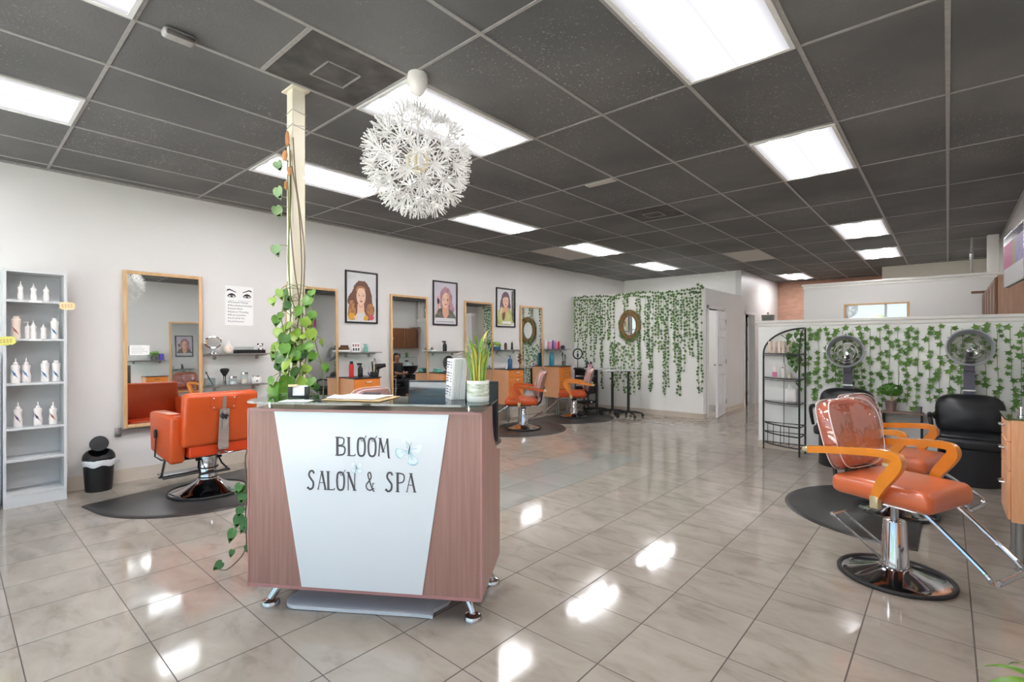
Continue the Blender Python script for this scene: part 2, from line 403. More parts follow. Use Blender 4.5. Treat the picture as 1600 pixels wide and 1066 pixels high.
    def prism(s, poly, z0, z1, ax=None):
        # ax maps (x, y, z) of the outline to 3-D
        ax = ax or (lambda a, b, c: (a, b, c)); n = len(poly)
        vs = [ax(a, b, z0) for a, b in poly] + [ax(a, b, z1) for a, b in poly]
        fs = [tuple(reversed(range(n))), tuple(range(n, 2 * n))] + [(i, (i + 1) % n, n + (i + 1) % n, n + i) for i in range(n)]
        return s.add(vs, fs)
    def ell(s, c, r, n=16, m=10):
        if isinstance(r, (int, float)): r = (r, r, r)
        prof = [(math.sin(PI * i / m), -math.cos(PI * i / m)) for i in range(m + 1)]; vs = []; c = Vector(c)
        for a, z in prof: vs += [c + Vector((a * r[0] * math.cos(2 * PI * i / n), a * r[1] * math.sin(2 * PI * i / n), z * r[2])) for i in range(n)]
        fs = [(k * n + i, k * n + (i + 1) % n, (k + 1) * n + (i + 1) % n, (k + 1) * n + i) for k in range(m) for i in range(n)]
        return s.add(vs, fs)
    def torus(s, c, r, rr, n=28, m=8, rot=(0, 0, 0), sx=1, sy=1):
        e = Euler(rot).to_matrix(); c = Vector(c)
        return s.tube([c + e @ Vector((r * sx * math.cos(2 * PI * i / n), r * sy * math.sin(2 * PI * i / n), 0)) for i in range(n)], rr, m, closed=True)
    def build(s, name, m, parent=None, loc=(0, 0, 0), rz=0, smooth=True, ang=38):
        me = bpy.data.meshes.new(name); me.from_pydata([tuple(q) for q in s.v], [], s.f)
        ms = m if isinstance(m, (list, tuple)) else [m]
        for q in ms: me.materials.append(MATS[q])
        for p, i in zip(me.polygons, s.m): p.material_index = i
        bm = bmesh.new(); bm.from_mesh(me)
        bmesh.ops.remove_doubles(bm, verts=bm.verts, dist=1e-6)
        bmesh.ops.recalc_face_normals(bm, faces=bm.faces)
        if smooth:
            for f in bm.faces: f.smooth = True
            for ed in bm.edges:
                if len(ed.link_faces) == 2 and ed.calc_face_angle(0) > R(ang): ed.smooth = False
        bm.to_mesh(me); bm.free()
        o = bpy.data.objects.new(name, me); C.objects.link(o)
        o.location = loc; o.rotation_euler = (0, 0, rz)
        if parent: o.parent = parent
        return o

def thing(name, label, cat, loc=(0, 0, 0), rz=0, group=None):
    o = bpy.data.objects.new(name, None); C.objects.link(o); o.empty_display_size = 0.05
    o.location = loc; o.rotation_euler = (0, 0, rz)
    return tag(o, label, cat, group)
def tag(o, label, cat, group=None):
    o['label'] = label; o['category'] = cat
    if group: o['group'] = group
    return o
def struct(o, label=None):
    o['kind'] = 'structure'
    if label: o['label'] = label
    return o
KIDS = lambda o: [c for c in bpy.data.objects if c.parent == o]
def dup(o, label=None, loc=None, rz=None, parent=None):
    c = o.copy(); C.objects.link(c)
    if parent: c.parent = parent
    if loc is not None: c.location = loc
    if rz is not None: c.rotation_euler = (0, 0, rz)
    if label: c['label'] = label
    for k in KIDS(o): dup(k, parent=c)
    return c
def pad(b, c, w_, h, th, tilt=0.0, p=3.6, n=40, dome=.35, bow=0.0, taper=1.0, only=None):
    """soft rounded pad standing in the yz plane, facing +x"""
    e = Euler((0, tilt, 0)).to_matrix(); c = Vector(c); rings = [(0.0, .5), (.3, .5), (.55, .5), (.82, .46), (.94, .33), (1.0, .05), (1.0, -.25), (.95, -.45), (.6, -.5), (.3, -.5), (0.0, -.5)]; vs = []
    if only is not None: rings = [only]
    for f_, x in rings:
        for i in range(n):
            a = 2 * PI * i / n; ca, sa = math.cos(a), math.sin(a)
            y = w_ / 2 * f_ * math.copysign(abs(ca) ** (2 / p), ca); z = h / 2 * f_ * math.copysign(abs(sa) ** (2 / p), sa)
            y *= 1 - (1 - taper) * (.5 - z / h)
            vs.append(c + e @ Vector((x * th + (dome * th * (1 - f_) if x > .4 else 0) + bow * y * y, y, z)))
    if only is not None: return vs
    return b.add(vs, [(k * n + i, k * n + (i + 1) % n, (k + 1) * n + (i + 1) % n, (k + 1) * n + i) for k in range(len(rings) - 1) for i in range(n)])
def text_mesh(b, s, size, ax, align='LEFT'):
    """flat lettering added to builder b through ax(x, y)"""
    cu = bpy.data.curves.new('t', 'FONT'); cu.body = s; cu.size = size; cu.align_x = align; cu.resolution_u = 3
    ob = bpy.data.objects.new('t', cu); C.objects.link(ob); bpy.context.view_layer.update()
    me = bpy.data.meshes.new_from_object(ob.evaluated_get(bpy.context.evaluated_depsgraph_get()))
    b.add([ax(q.co.x, q.co.y) for q in me.vertices], [list(p.vertices) for p in me.polygons])
    bpy.data.objects.remove(ob); bpy.data.curves.remove(cu); bpy.data.meshes.remove(me)
def ellipse(cx, cy_, rx, ry, n=24, a=0):
    out = []
    for i in range(n):
        x, y = rx * math.cos(2 * PI * i / n), ry * math.sin(2 * PI * i / n)
        out.append((cx + x * math.cos(a) - y * math.sin(a), cy_ + x * math.sin(a) + y * math.cos(a)))
    return out
ORD = ['first', 'second', 'third', 'fourth', 'fifth', 'sixth', 'seventh', 'eighth', 'ninth', 'tenth', 'eleventh', 'twelfth', 'thirteenth', 'fourteenth', 'fifteenth', 'sixteenth', 'seventeenth', 'eighteenth', 'nineteenth', 'twentieth']
def ordw(i): return ORD[i] if i < 20 else ('thirtieth' if i == 29 else 'fortieth' if i == 39 else (['twenty', 'thirty', 'forty', 'fifty'][(i + 1) // 10 - 2] + '-' + ORD[(i + 1) % 10 - 1] if (i + 1) % 10 else ['twentieth', 'thirtieth', 'fortieth', 'fiftieth'][(i + 1) // 10 - 2]))
# ================================================================== the setting
WL, WR = -6.26, 0.62          # left and right wall faces
YF, YB = -1.6, 14.62          # shop front and brick back wall
U = 0.6096                    # ceiling module
struct(B().bx(WL - 0.15, WR + 0.15, YF - 0.1, YB + 0.15, -0.1, 0).build('floor', 'floor_tiles'), 'glossy beige marble-look floor tiles with dark joints')
struct(B().bx(WL - 0.15, WR + 0.15, YF - 0.1, YB + 0.15, CEIL, CEIL + 0.1).build('ceiling', 'ceiling_tiles'), 'dark grey painted suspended ceiling tiles')
g = B()
for i in range(-10, 2):
    x = i * U
    if WL < x < WR: g.bx(x - 0.0115, x + 0.0115, YF, YB, CEIL - 0.006, CEIL + 0.001)
for j in range(-1, 25, 2):
    y = j * U + 0.01
    if y < YB: g.bx(WL, WR, y - 0.009, y + 0.009, CEIL - 0.005, CEIL + 0.001)
for (i, j) in ((-5, 2), (-5, 9), (-5, 10)): g.bx(i * U, (i + 1) * U, j * U - 0.002, j * U + 0.022, CEIL - 0.005, CEIL + 0.001)
g.bx(WL, WL + 0.02, YF, YB, CEIL - 0.02, CEIL + 0.001)
struct(g.build('trim_1', 'tee', smooth=False), 'grey metal ceiling grid bars between the tiles')

struct(B().bx(WL - 0.15, WL, YF - 0.1, YB + 0.15, 0, CEIL).build('wall_left', 'wall_paint'), 'long off-white wall with mirrors and posters')
struct(B().bx(WR, WR + 0.15, YF - 0.1, YB + 0.15, 0, CEIL).build('wall_right', 'wall_paint'), 'off-white right wall')
struct(B().bx(WL, WR, YB, YB + 0.15, 0, CEIL).build('wall_back', 'brick_wall'), 'salmon brick back wall')
struct(B().bx(WL, WL + 0.012, YF, 9.24, 0, 0.135).build('baseboard_left', 'base_tile'), 'beige tile skirting along the left wall')

# shop front behind the camera: low sill, mullions, panes, header
g = B()
g.bx(WL, WR, YF - 0.1, YF, 0, 0.12).bx(WL, WR, YF - 0.1, YF, 2.85, CEIL)
xs = [WL, -5.1, -3.95, -2.8, -1.65, -0.5, WR]
for x in xs: g.bx(x - 0.04, x + 0.04, YF - 0.1, YF, 0.12, 2.85)
g.bx(WL, WR, YF - 0.09, YF - 0.01, 2.15, 2.21)
struct(g.build('wall_front', 'trim_white', smooth=False), 'white shop front framing')
for k in range(6):
    struct(B().bx(xs[k] + 0.04, xs[k + 1] - 0.04, YF - 0.055, YF - 0.05, 0.12, 2.85).build('window_%d' % (k + 1), 'pane', smooth=False), 'tall shop window pane')
struct(B().bx(-40, 40, -60, YF - 0.12, -0.2, -0.1).build('ground', 'asphalt'), 'pale pavement outside the shop front')
for k, x in enumerate((-4.6, -2.1)):
    t = B()
    for i in range(14): t.ell((x + random.uniform(-.35, .35), -6.5 + random.uniform(-.3, .3), 0.6 + i * 0.14), (0.35, 0.35, 0.3), 8, 6)
    tag(t.build('hedge', 'hedge'), 'tall green hedge outside the shop window, %s one' % ('left', 'right')[k], 'hedge')

# room block that carries the ivy, and what rises behind it
IY, IX, IZ = 9.25, -3.40, 2.445
g = B().bx(WL, IX, IY, IY + 0.12, 0, IZ)
struct(g.build('wall_partition', 'white_paint', smooth=False), 'white partition wall hung with ivy strands')
D1a, D1b, D2a, D2b, DH = 9.47, 10.36, 11.72, 12.52, 2.07
g = B().bx(IX - 0.12, IX, IY + 0.12, D1a, 0, IZ).bx(IX - 0.12, IX, D1a, D1b, DH, IZ).bx(IX - 0.12, IX, D1b, 11.5, 0, IZ)
g.bx(IX - 0.12, IX, 11.5, D2a, 0, CEIL).bx(IX - 0.12, IX, D2a, D2b, DH, CEIL).bx(IX - 0.12, IX, D2b, YB, 0, CEIL)
struct(g.build('wall_corridor', 'wall_paint', smooth=False), 'grey-white corridor wall with two doors')
struct(B().bx(WL, IX - 0.12, 11.5, 11.62, 0, CEIL).build('wall_upper', 'white_paint', smooth=False), 'white upper wall set back above the ivy partition')
struct(B().bx(WL, IX, IY - 0.012, IY, 0, 0.10).bx(IX, IX + 0.012, IY, D1a - 0.06, 0, 0.1).bx(IX, IX + 0.012, D1b + 0.06, D2a - 0.06, 0, 0.1).build('baseboard_partition', 'base_tile', smooth=False), 'beige tile skirting under the ivy partition')
struct(B().bx(-4.42, -4.36, 11.62, YB, 0, CEIL).bx(-4.36, IX - 0.12, 11.62, 11.66, 0, CEIL).build('wall_closet', 'room_shade', smooth=False), 'wall coloured dark for the shade of the unlit room behind the second door')  # near-black colour stands in for the lack of light inside
# first little room has no lamp; its roof is left off to let light in
g = B()
for y0, y1 in ((D1a, D1b), (D2a, D2b)):
    for yy in (y0, y1): g.bx(IX - 0.13, IX + 0.015, yy - 0.05, yy + 0.02, 0, DH + 0.05)
    g.bx(IX - 0.13, IX + 0.015, y0 - 0.05, y1 + 0.02, DH, DH + 0.06)
struct(g.build('trim_2', 'trim_white', smooth=False), 'white door casings in the corridor')

def door_leaf(name, w, ang, hinge, label, mname='door_white'):
    # six-panel leaf; local x runs from the hinge, faces +-y
    d = B().bx(0, w, -0.018, 0.018, 0.01, 2.03)
    for (z0, z1) in ((0.22, 0.82), (1.0, 1.55), (1.66, 1.9)):
        for (x0, x1) in ((0.11, w / 2 - 0.05), (w / 2 + 0.05, w - 0.11)):
            for s in (-1, 1):
                d.rbox(((x0 + x1) / 2, s * 0.018, (z0 + z1) / 2), (x1 - x0 - 0.07, 0.03, z1 - z0 - 0.07), 0.012); d.bx(x0, x0 + .022, s * .018, s * .03, z0, z1).bx(x1 - .022, x1, s * .018, s * .03, z0, z1).bx(x0, x1, s * .018, s * .03, z0, z0 + .022).bx(x0, x1, s * .018, s * .03, z1 - .022, z1)
    o = d.build(name, mname, None, hinge, ang, smooth=False); struct(o, label)
    h = B()
    for s in (-1, 1): h.cyl((w - 0.06, s * 0.018, 1.0), (w - 0.06, s * 0.06, 1.0), 0.012, n=10).tube([(w - 0.06, s * 0.06, 1.0), (w - 0.17, s * 0.062, 1.0)], 0.009)
    h.build('door_handle', 'steel', o)
    b = B()
    for z in (0.2, 1.0, 1.8): b.cyl((0, 0.022, z), (0, 0.022, z + 0.09), 0.008, n=8)
    b.build('hinge', 'steel', o)
    return o
door_leaf('door_1', 0.80, R(-90 + 8), (IX + 0.03, D1b - 0.02, 0), 'white six-panel door standing slightly ajar')
door_leaf('door_2', 0.74, R(113), (IX - 0.13, D2b - 0.06, 0), 'white door swung open into the dark room')

# half wall in front of the wash area
HY, HX, HZ = 7.28, -1.93, 1.665
struct(B().bx(HX, WR, HY, HY + 0.13, 0, HZ).build('wall_half', 'white_paint', smooth=False), 'white half wall hung with ivy')
g = B().rbox(((HX + WR) / 2, HY + 0.065, HZ + 0.028), (WR - HX + 0.07, 0.20, 0.036), 0.008)
g.rbox(((HX + WR) / 2, HY + 0.065, HZ - 0.012), (WR - HX + 0.03, 0.165, 0.045), 0.012)
struct(g.build('trim_3', 'trim_white'), 'moulded white cap on the half wall')
struct(B().bx(HX - 0.012, WR, HY - 0.012, HY, 0, 0.10).bx(HX - 0.012, HX, HY, HY + 0.13, 0, 0.1).build('baseboard_half', 'base_tile', smooth=False), 'beige tile skirting under the half wall')
# taller partition behind the wash area
PY = 10.2
struct(B().bx(-1.95, WR, PY, PY + 0.12, 0, 2.43).build('wall_middle', 'wall_paint', smooth=False), 'off-white partition behind the half wall')
struct(B().rbox(((-1.95 + WR) / 2, PY + 0.06, 2.445), (WR + 1.95 + 0.06, 0.17, 0.04), 0.008).rbox(((-1.95 + WR) / 2, PY + 0.06, 2.40), (WR + 1.95 + 0.03, 0.14, 0.04), 0.01).build('trim_4', 'trim_white'), 'white cap on the taller partition')
struct(B().bx(-1.04, WR, 13.0, 13.1, 0, CEIL).build('wall_far', 'soffit', smooth=False), 'beige wall beyond the partition')
struct(B().rbox((0.505, PY + 0.06, (2.465 + CEIL) / 2), (0.13, 0.12, CEIL - 2.465), 0.012).build('trim_5', 'trim_white'), 'white post from partition to ceiling')
p = thing('conduit_pipe', 'thin grey pipe dropping from ceiling to the tall partition', 'pipe', (0.275, PY + 0.06, 2.466))
B().cyl((0, 0, 0), (0, 0, CEIL - 2.466), 0.016, n=10).build('pipe', 'tee', p)
B().cyl((0, 0, 0.22), (0, 0, 0.30), 0.024, n=10).build('coupling', 'steel', p)

# ------------------------------------------------------------------ ceiling fittings
def ceiling_light(i, j, label, lit=True, n=2, group='fluorescent ceiling panels'):
    cx, cy2 = (i + 0.5) * U, (j + 1) * U + 0.01
    L, W = 2 * U, U
    t = thing('ceiling_light', label, 'ceiling light', (cx, cy2, CEIL), 0, group)
    f = B()
    for s in (-1, 1):
        f.bx(s * (W / 2 - 0.035), s * (W / 2 - 0.012), -L / 2 + 0.012, L / 2 - 0.012, -0.014, 0.0)
        f.bx(-W / 2 + 0.035, W / 2 - 0.035, s * (L / 2 - 0.035), s * (L / 2 - 0.012), -0.014, 0.0)
    f.build('frame', 'lamp_frame', t, smooth=False)
    B().bx(-W / 2 + 0.034, W / 2 - 0.034, -L / 2 + 0.034, L / 2 - 0.034, -0.009, -0.005).build('diffuser', 'lamp_panel' if n == 2 else 'lamp_white', t, smooth=False)
    return t
ceiling_light(-2, 3, 'huge bright ceiling light panel cut by the top edge of the picture')
ceiling_light(-2, 7, 'second lit ceiling panel from the front in the right-hand row')
ceiling_light(-2, 13, 'third lit ceiling panel from the front in the right-hand row')
ceiling_light(-2, 17, 'rearmost ceiling panel of the right-hand row, near the tall partition')
ceiling_light(-5, 3, 'long lit ceiling panel behind the white flower-ball pendant')
ceiling_light(-5, 21, 'farthest lit ceiling panel, in front of the salmon brick wall')
ceiling_light(-8, -1, 'lit ceiling panel at the left edge above the grey bookcase')
ceiling_light(-8, 3, 'lit ceiling panel passing behind the cream post')
ceiling_light(-8, 7, 'lit ceiling panel right of the flower-ball pendant above the framed posters')
ceiling_light(-8, 11, 'lit ceiling panel beside the unpainted tile over the styling stations')
ceiling_light(-8, 15, 'last lit ceiling panel of the left-hand row, near the ivy partition')
ceiling_light(-5, -1, 'unseen ceiling panel over the entrance, middle row, added for illumination'); ceiling_light(-2, -1, 'unseen ceiling panel over the entrance, right row, added for illumination')  # out of view; continue the rows, included for their light
tag(B().bx(-9 * U + 0.013, -8 * U - 0.013, 11 * U + 0.02, 13 * U, CEIL - 0.004, CEIL).build('ceiling_tile', 'tile_pale', smooth=False), 'unpainted pale ceiling tile beside a lit panel, left side', 'ceiling tile')
tag(B().bx(-5 * U + 0.013, -4 * U - 0.013, 15 * U + 0.02, 17 * U, CEIL - 0.004, CEIL).build('ceiling_tile', 'tile_pale', smooth=False), 'unpainted pale ceiling tile near the corridor, right of centre', 'ceiling tile')
tag(B().bx(-4.55 * U, -4.03 * U, 7.03 * U, 7.17 * U, CEIL - 0.012, CEIL).build('cover_plate', 'tile_pale', smooth=False), 'small pale plate on the ceiling grid above the room centre', 'cover plate')
def vent(i, j, label):
    t = thing('ceiling_vent', label, 'vent', ((i + 0.5) * U, (j + 0.5) * U + 0.01, CEIL), 0, 'square ceiling air vents')
    # a square diffuser of nested sloping louvres
    f = B()
    for a, b, z0, z1 in ((0.298, 0.20, -0.001, -0.010), (0.20, 0.112, -0.010, -0.016)):
        pr = [(a, z0), (b, z1)]
        vs = [(sx * r, sy * r, z) for r, z in pr for sx, sy in ((-1, -1), (1, -1), (1, 1), (-1, 1))]
        f.add(vs, [(k, (k + 1) % 4, 4 + (k + 1) % 4, 4 + k) for k in range(4)])
    f.build('louvre', 'vent_dark', t, smooth=False)
    B().bx(-0.095, 0.095, -0.095, 0.095, -0.016, -0.006).build('centre_plate', 'vent_dark', t, smooth=False)
    e = B()
    for s in (-1, 1): e.bx(s * 0.1, s * 0.108, -0.108, 0.108, -0.019, -0.006).bx(-0.108, 0.108, s * 0.1, s * 0.108, -0.019, -0.006)
    e.build('rim', 'tee', t, smooth=False)
vent(-5, 2, 'large soot-stained ceiling vent beside the top of the cream post')
vent(-5, 9, 'small dark ceiling vent far back above the room centre')

t = thing('smoke_detector', 'grey painted oblong box on the ceiling at upper left', 'detector', (-3.005, 0.80, CEIL))
B().rbox((0, 0, -0.022), (0.075, 0.15, 0.044), 0.02, 3).build('body', 'tee', t)
B().rbox((0.02, 0, -0.03), (0.05, 0.13, 0.02), 0.008, 2).build('speaker_grille', 'vent_dark', t)
# ================================================================== cream post, pendant lamp
POST = (-3.13, 1.475)
post = thing('support_post', 'square cream post rising from floor to ceiling behind the reception desk', 'post', (POST[0], POST[1], 0))
B().rbox((0, 0, CEIL / 2), (0.082, 0.082, CEIL - 0.004), 0.004, 1).build('shaft', 'cream_post', post)
B().rbox((0, 0, CEIL - 0.008), (0.15, 0.12, 0.012), 0.003, 1).build('ceiling_plate', 'cream_post', post)
g = B()
for z, s in ((2.86, 0.012), (2.79, -0.02), (2.765, 0.015)):
    q = 0.044
    g.tube([(-q, -q, z), (q, -q, z + s), (q, q, z), (-q, q, z - s)], 0.0025, 5, closed=True)
g.build('wire_tie', 'tee', post)

ch = thing('pendant_lamp', 'white ball pendant lamp of paper flowers hanging over the room', 'pendant lamp', (-2.39, 1.865, 2.497))
TOP = CEIL - 2.497
B().lathe([(0.0, TOP - 0.135), (0.02, TOP - 0.13), (0.045, TOP - 0.105), (0.058, TOP - 0.07), (0.062, TOP - 0.03), (0.056, TOP - 0.001)], 24).build('canopy', 'canopy_white', ch)
B().cyl((0, 0, 0.06), (0, 0, TOP - 0.12), 0.006, n=8).build('cord', 'white_plastic', ch)
core = B().lathe([(0.0, -0.05), (0.035, -0.05), (0.04, 0.0), (0.03, 0.06), (0.0, 0.065)], 16).build('lamp_holder', 'white_plastic', ch)
B().torus((0, 0, 0), 0.062, 0.011, 24, 8, rot=(PI / 2, 0, R(40))).torus((0, 0, 0), 0.055, 0.01, 24, 8, rot=(PI / 2, 0, R(-50))).build('hub_ring', 'bulb', ch)
# one flower: a small boss with a splay of strips curling outwards; local z is the outward axis
fl = B().lathe([(0, 0.0), (0.013, 0.002), (0.016, 0.010), (0.009, 0.017), (0, 0.018)], 10)
for ring, (n, a1, a2, ln) in enumerate(((12, 76, 52, 0.082), (8, 46, 24, 0.078))):
    for k in range(n):
        az = 2 * PI * (k + 0.5 * ring) / n; pts = [Vector((0, 0, 0.004))]
        for q in range(5):
            th = R(a1 + (a2 - a1) * q / 4 + (6 if (k % 2) else -4)); d = Vector((math.sin(th) * math.cos(az), math.sin(th) * math.sin(az), math.cos(th)))
            pts.append(pts[-1] + d * ln / 5)
        side = Vector((-math.sin(az), math.cos(az), 0)); vs = []
        for i_, q in enumerate(pts):
            wv = 0.0033 if i_ < 5 else 0.004
            up = Vector((math.cos(az), math.sin(az), 0)) * 0.0014
            vs += [q + side * wv - up, q - side * wv - up, q - side * wv + up, q + side * wv + up]
        fs = [(i_ * 4 + a, i_ * 4 + (a + 1) % 4, i_ * 4 + 4 + (a + 1) % 4, i_ * 4 + 4 + a) for i_ in range(5) for a in range(4)] + [(20, 21, 22, 23)]
        fl.add(vs, fs)
f0 = fl.build('flower', 'shade_white', ch, smooth=False)
stems = B(); NF = 70; RAD = 0.268
for k in range(NF):
    z = 1 - 2 * (k + 0.5) / NF; ph = k * PI * (3 - math.sqrt(5)); r_ = math.sqrt(1 - z * z)
    d = Vector((r_ * math.cos(ph), r_ * math.sin(ph), z))
    o = f0 if k == 0 else f0.copy()
    if k: C.objects.link(o); o.parent = ch
    rr = RAD * random.uniform(0.95, 1.03)
    o.location = d * rr; o.rotation_euler = (d.to_track_quat('Z', 'Y') @ Euler((0, 0, random.uniform(0, 6))).to_quaternion()).to_euler()
    stems.cyl(d * 0.045, d * rr, 0.0016, n=5)
stems.build('stem_wires', 'white_plastic', ch)

# ================================================================== reception desk (local x along the front, y to the back)
DO, DA = (-2.759, 1.045, 0), R(33.614)
desk = thing('reception_desk', 'mauve wood reception desk with tapered white front panel and glass top', 'reception desk', DO, DA)
W, Z0, Z1 = 1.247, 0.135, 1.06
def fp(a, b, c): return (a, c, b)          # outline (x, z) at depth c
B().prism([(0, Z0), (W, Z0), (W, Z1), (0, Z1)], 0.0, 0.022, fp).build('front_panel', 'desk_wood', desk, smooth=False)
e = B()
e.bx(0, W, -0.003, 0.022, Z0 - 0.004, Z0 + 0.012).bx(0, W, -0.003, 0.022, Z1 - 0.010, Z1 + 0.002).bx(-0.001, 0.006, -0.003, 0.02, Z0, Z1).bx(W - 0.008, W + 0.001, -0.003, 0.02, Z0, Z1)
e.build('edge_banding', 'desk_edge', desk, smooth=False)
B().prism([(0.304, 0.148), (0.946, 0.148), (1.083, 1.049), (0.152, 1.049)], -0.006, 0.001, fp).build('white_panel', 'desk_white', desk, smooth=False)
prof = [(0.022, Z0), (0.565, Z0), (0.565, 0.77), (0.535, 0.775), (0.46, 0.79), (0.395, 0.83), (0.345, 0.89), (0.315, 0.96), (0.30, Z1), (0.022, Z1)]
for x0, nm in ((W - 0.022, 'side_panel'), (0.0, 'side_panel')):
    B().prism(prof, x0, x0 + 0.022, lambda a, b, c: (c, a, b)).build(nm, 'desk_wood', desk, smooth=False)
B().bx(0.022, W - 0.022, 0.022, 0.30, Z1 - 0.022, Z1).build('upper_shelf', 'desk_wood', desk, smooth=False)
B().bx(0.022, W - 0.022, 0.022, 0.56, 0.735, 0.76).build('work_surface', 'desk_wood', desk, smooth=False)
B().bx(0.022, W - 0.022, 0.04, 0.54, Z0, Z0 + 0.02).build('bottom_board', 'desk_wood', desk, smooth=False)
gt = []
for a, b in ((-0.03, 0.26), (-0.025, 0.06), (0.02, -0.035), (0.08, -0.06), (1.20, -0.06), (1.262, -0.045), (1.29, 0.02), (1.285, 0.24), (1.26, 0.285), (1.2, 0.30), (0.05, 0.30), (-0.01, 0.29)): gt.append((a, b))
B().prism(gt, 1.094, 1.104).build('glass_top', 'table_glass', desk, smooth=False)
for x, y in ((0.107, 0.03), (1.178, 0.03), (0.107, 0.25), (1.178, 0.25)):
    B().cyl((x, y, Z1), (x, y, 1.0935), 0.009, n=12).cyl((x, y, Z1), (x, y, Z1 + 0.004), 0.016, n=12).build('standoff', 'chrome', desk)
for x, y, s in ((0.075, 0.08, -1), (W - 0.06, 0.08, 1), (W - 0.03, 0.47, 1), (0.075, 0.47, -1)):
    ty = y + (0.05 if y < 0.2 else -0.03)
    lg = B().cyl((x - s * 0.06, ty, Z0), (x, y, 0.03), 0.024, 0.018, 16).cyl((x - s * 0.06, ty, Z0 - 0.008), (x - s * 0.06, ty, Z0), 0.035, n=16).build('leg', 'chrome', desk)
    B().lathe([(0.0, 0.032), (0.02, 0.032), (0.042, 0.022), (0.048, 0.008), (0.048, 0.0)], 24, (x, y, 0)).build('foot', 'chrome', lg)
# lettering: tall narrow serif capitals drawn as tapered strokes
G = {
 'B': ([[(0, 0), (0, 1)], [(0, 1), (.55, .95), (.62, .78), (.5, .6), (.05, .53)], [(.05, .53), (.62, .48), (.72, .27), (.55, .06), (0, 0)]], [.17, .09, .11]),
 'L': ([[(.05, 1), (.08, 0)], [(-.1, 1), (.22, 1)], [(.08, 0), (.6, .01), (.66, .1)]], [.16, .05, .07]),
 'O': ([[(.36, 1), (.1, .9), (.02, .5), (.1, .1), (.36, 0), (.62, .1), (.7, .5), (.62, .88), (.36, 1)], [(.36, 1), (.34, .86), (.5, .82), (.62, .95), (.82, 1.13)]], [.13, .05]),
 'M': ([[(.12, 1), (.0, .0)], [(.12, 1), (.42, .25)], [(.42, .25), (.78, 1.0)], [(.78, 1.0), (.9, .04), (1.0, -.02)]], [.09, .14, .05, .13]),
 'S': ([[(.62, .86), (.5, 1), (.24, .97), (.14, .76), (.34, .55), (.55, .36), (.5, .08), (.22, -.02), (.02, .1)], [(-.05, .02), (.1, .12)]], [.13, .08]),
 'A': ([[(.38, 1.0), (.02, .0)], [(.38, 1.0), (.74, .0)], [(.16, .38), (.62, .36)], [(-.08, 0), (.12, 0)], [(.64, 0), (.84, 0)]], [.06, .14, .05, .04, .04]),
 'N': ([[(.06, .0), (.06, 1)], [(.06, 1), (.66, .02)], [(.66, .0), (.68, 1.02), (.78, 1.06)]], [.07, .15, .06]),
 '&': ([[(.78, .12), (.4, .0), (.1, .1), (.06, .3), (.3, .5), (.5, .72), (.4, .98), (.22, .9), (.26, .7), (.6, .1), (.8, -.06)], [(.58, .36), (.82, .4)], [(.7, .38), (.62, .18)]], [.09, .05, .05]),
 'P': ([[(.05, -.02), (.05, 1)], [(.05, 1), (.55, .94), (.66, .74), (.52, .52), (.08, .46)]], [.16, .09]),
 ' ': ([], []),
}
def letters(b, s, x, z, h, adv, y=-0.0075):
    for chx, a in zip(s, adv):
        strokes, ws = G[chx]; sw = h * 0.62
        for st, wd in zip(strokes, ws):
            P = catmull([(q[0], q[1], 0) for q in st], 5) if len(st) > 2 else [Vector((q[0], q[1], 0)) for q in st]
            P = [Vector((x + q.x * sw, z + q.y * h, 0)) for q in P]; n = len(P); hw = wd * h * 0.42; vs = []
            for i in range(n):
                t_ = (P[min(i + 1, n - 1)] - P[max(i - 1, 0)]).normalized(); nn = Vector((-t_.y, t_.x, 0)) * hw
                vs += [(P[i].x + nn.x, y, P[i].y + nn.y), (P[i].x - nn.x, y, P[i].y - nn.y)]
            b.add(vs, [(2 * i, 2 * i + 1, 2 * i + 3, 2 * i + 2) for i in range(n - 1)])
            if len(st) == 2 and wd > .1:    # little serifs
                for q in (P[0], P[-1]): b.add([(q.x - hw * 1.7, y - .0002, q.y - hw * .35), (q.x + hw * 1.7, y - .0002, q.y - hw * .35), (q.x + hw * 1.7, y - .0002, q.y + hw * .35), (q.x - hw * 1.7, y - .0002, q.y + hw * .35)], [(0, 1, 2, 3)])
        x += a
lt = B()
letters(lt, 'BLOOM', 0.500, 0.832, 0.092, [.058, .050, .057, .056, .06])
lt.build('lettering', 'ink', desk, smooth=False)['label'] = 'BLOOM in dark narrow capitals'; lt = B()
letters(lt, 'SALON', 0.338, 0.655, 0.092, [.056, .053, .050, .058, .05])
letters(lt, '&', 0.652, 0.660, 0.092, [.05])
letters(lt, 'SPA', 0.757, 0.660, 0.092, [.060, .050, .05])
lt.build('lettering', 'ink', desk, smooth=False)['label'] = 'SALON & SPA in dark narrow capitals'
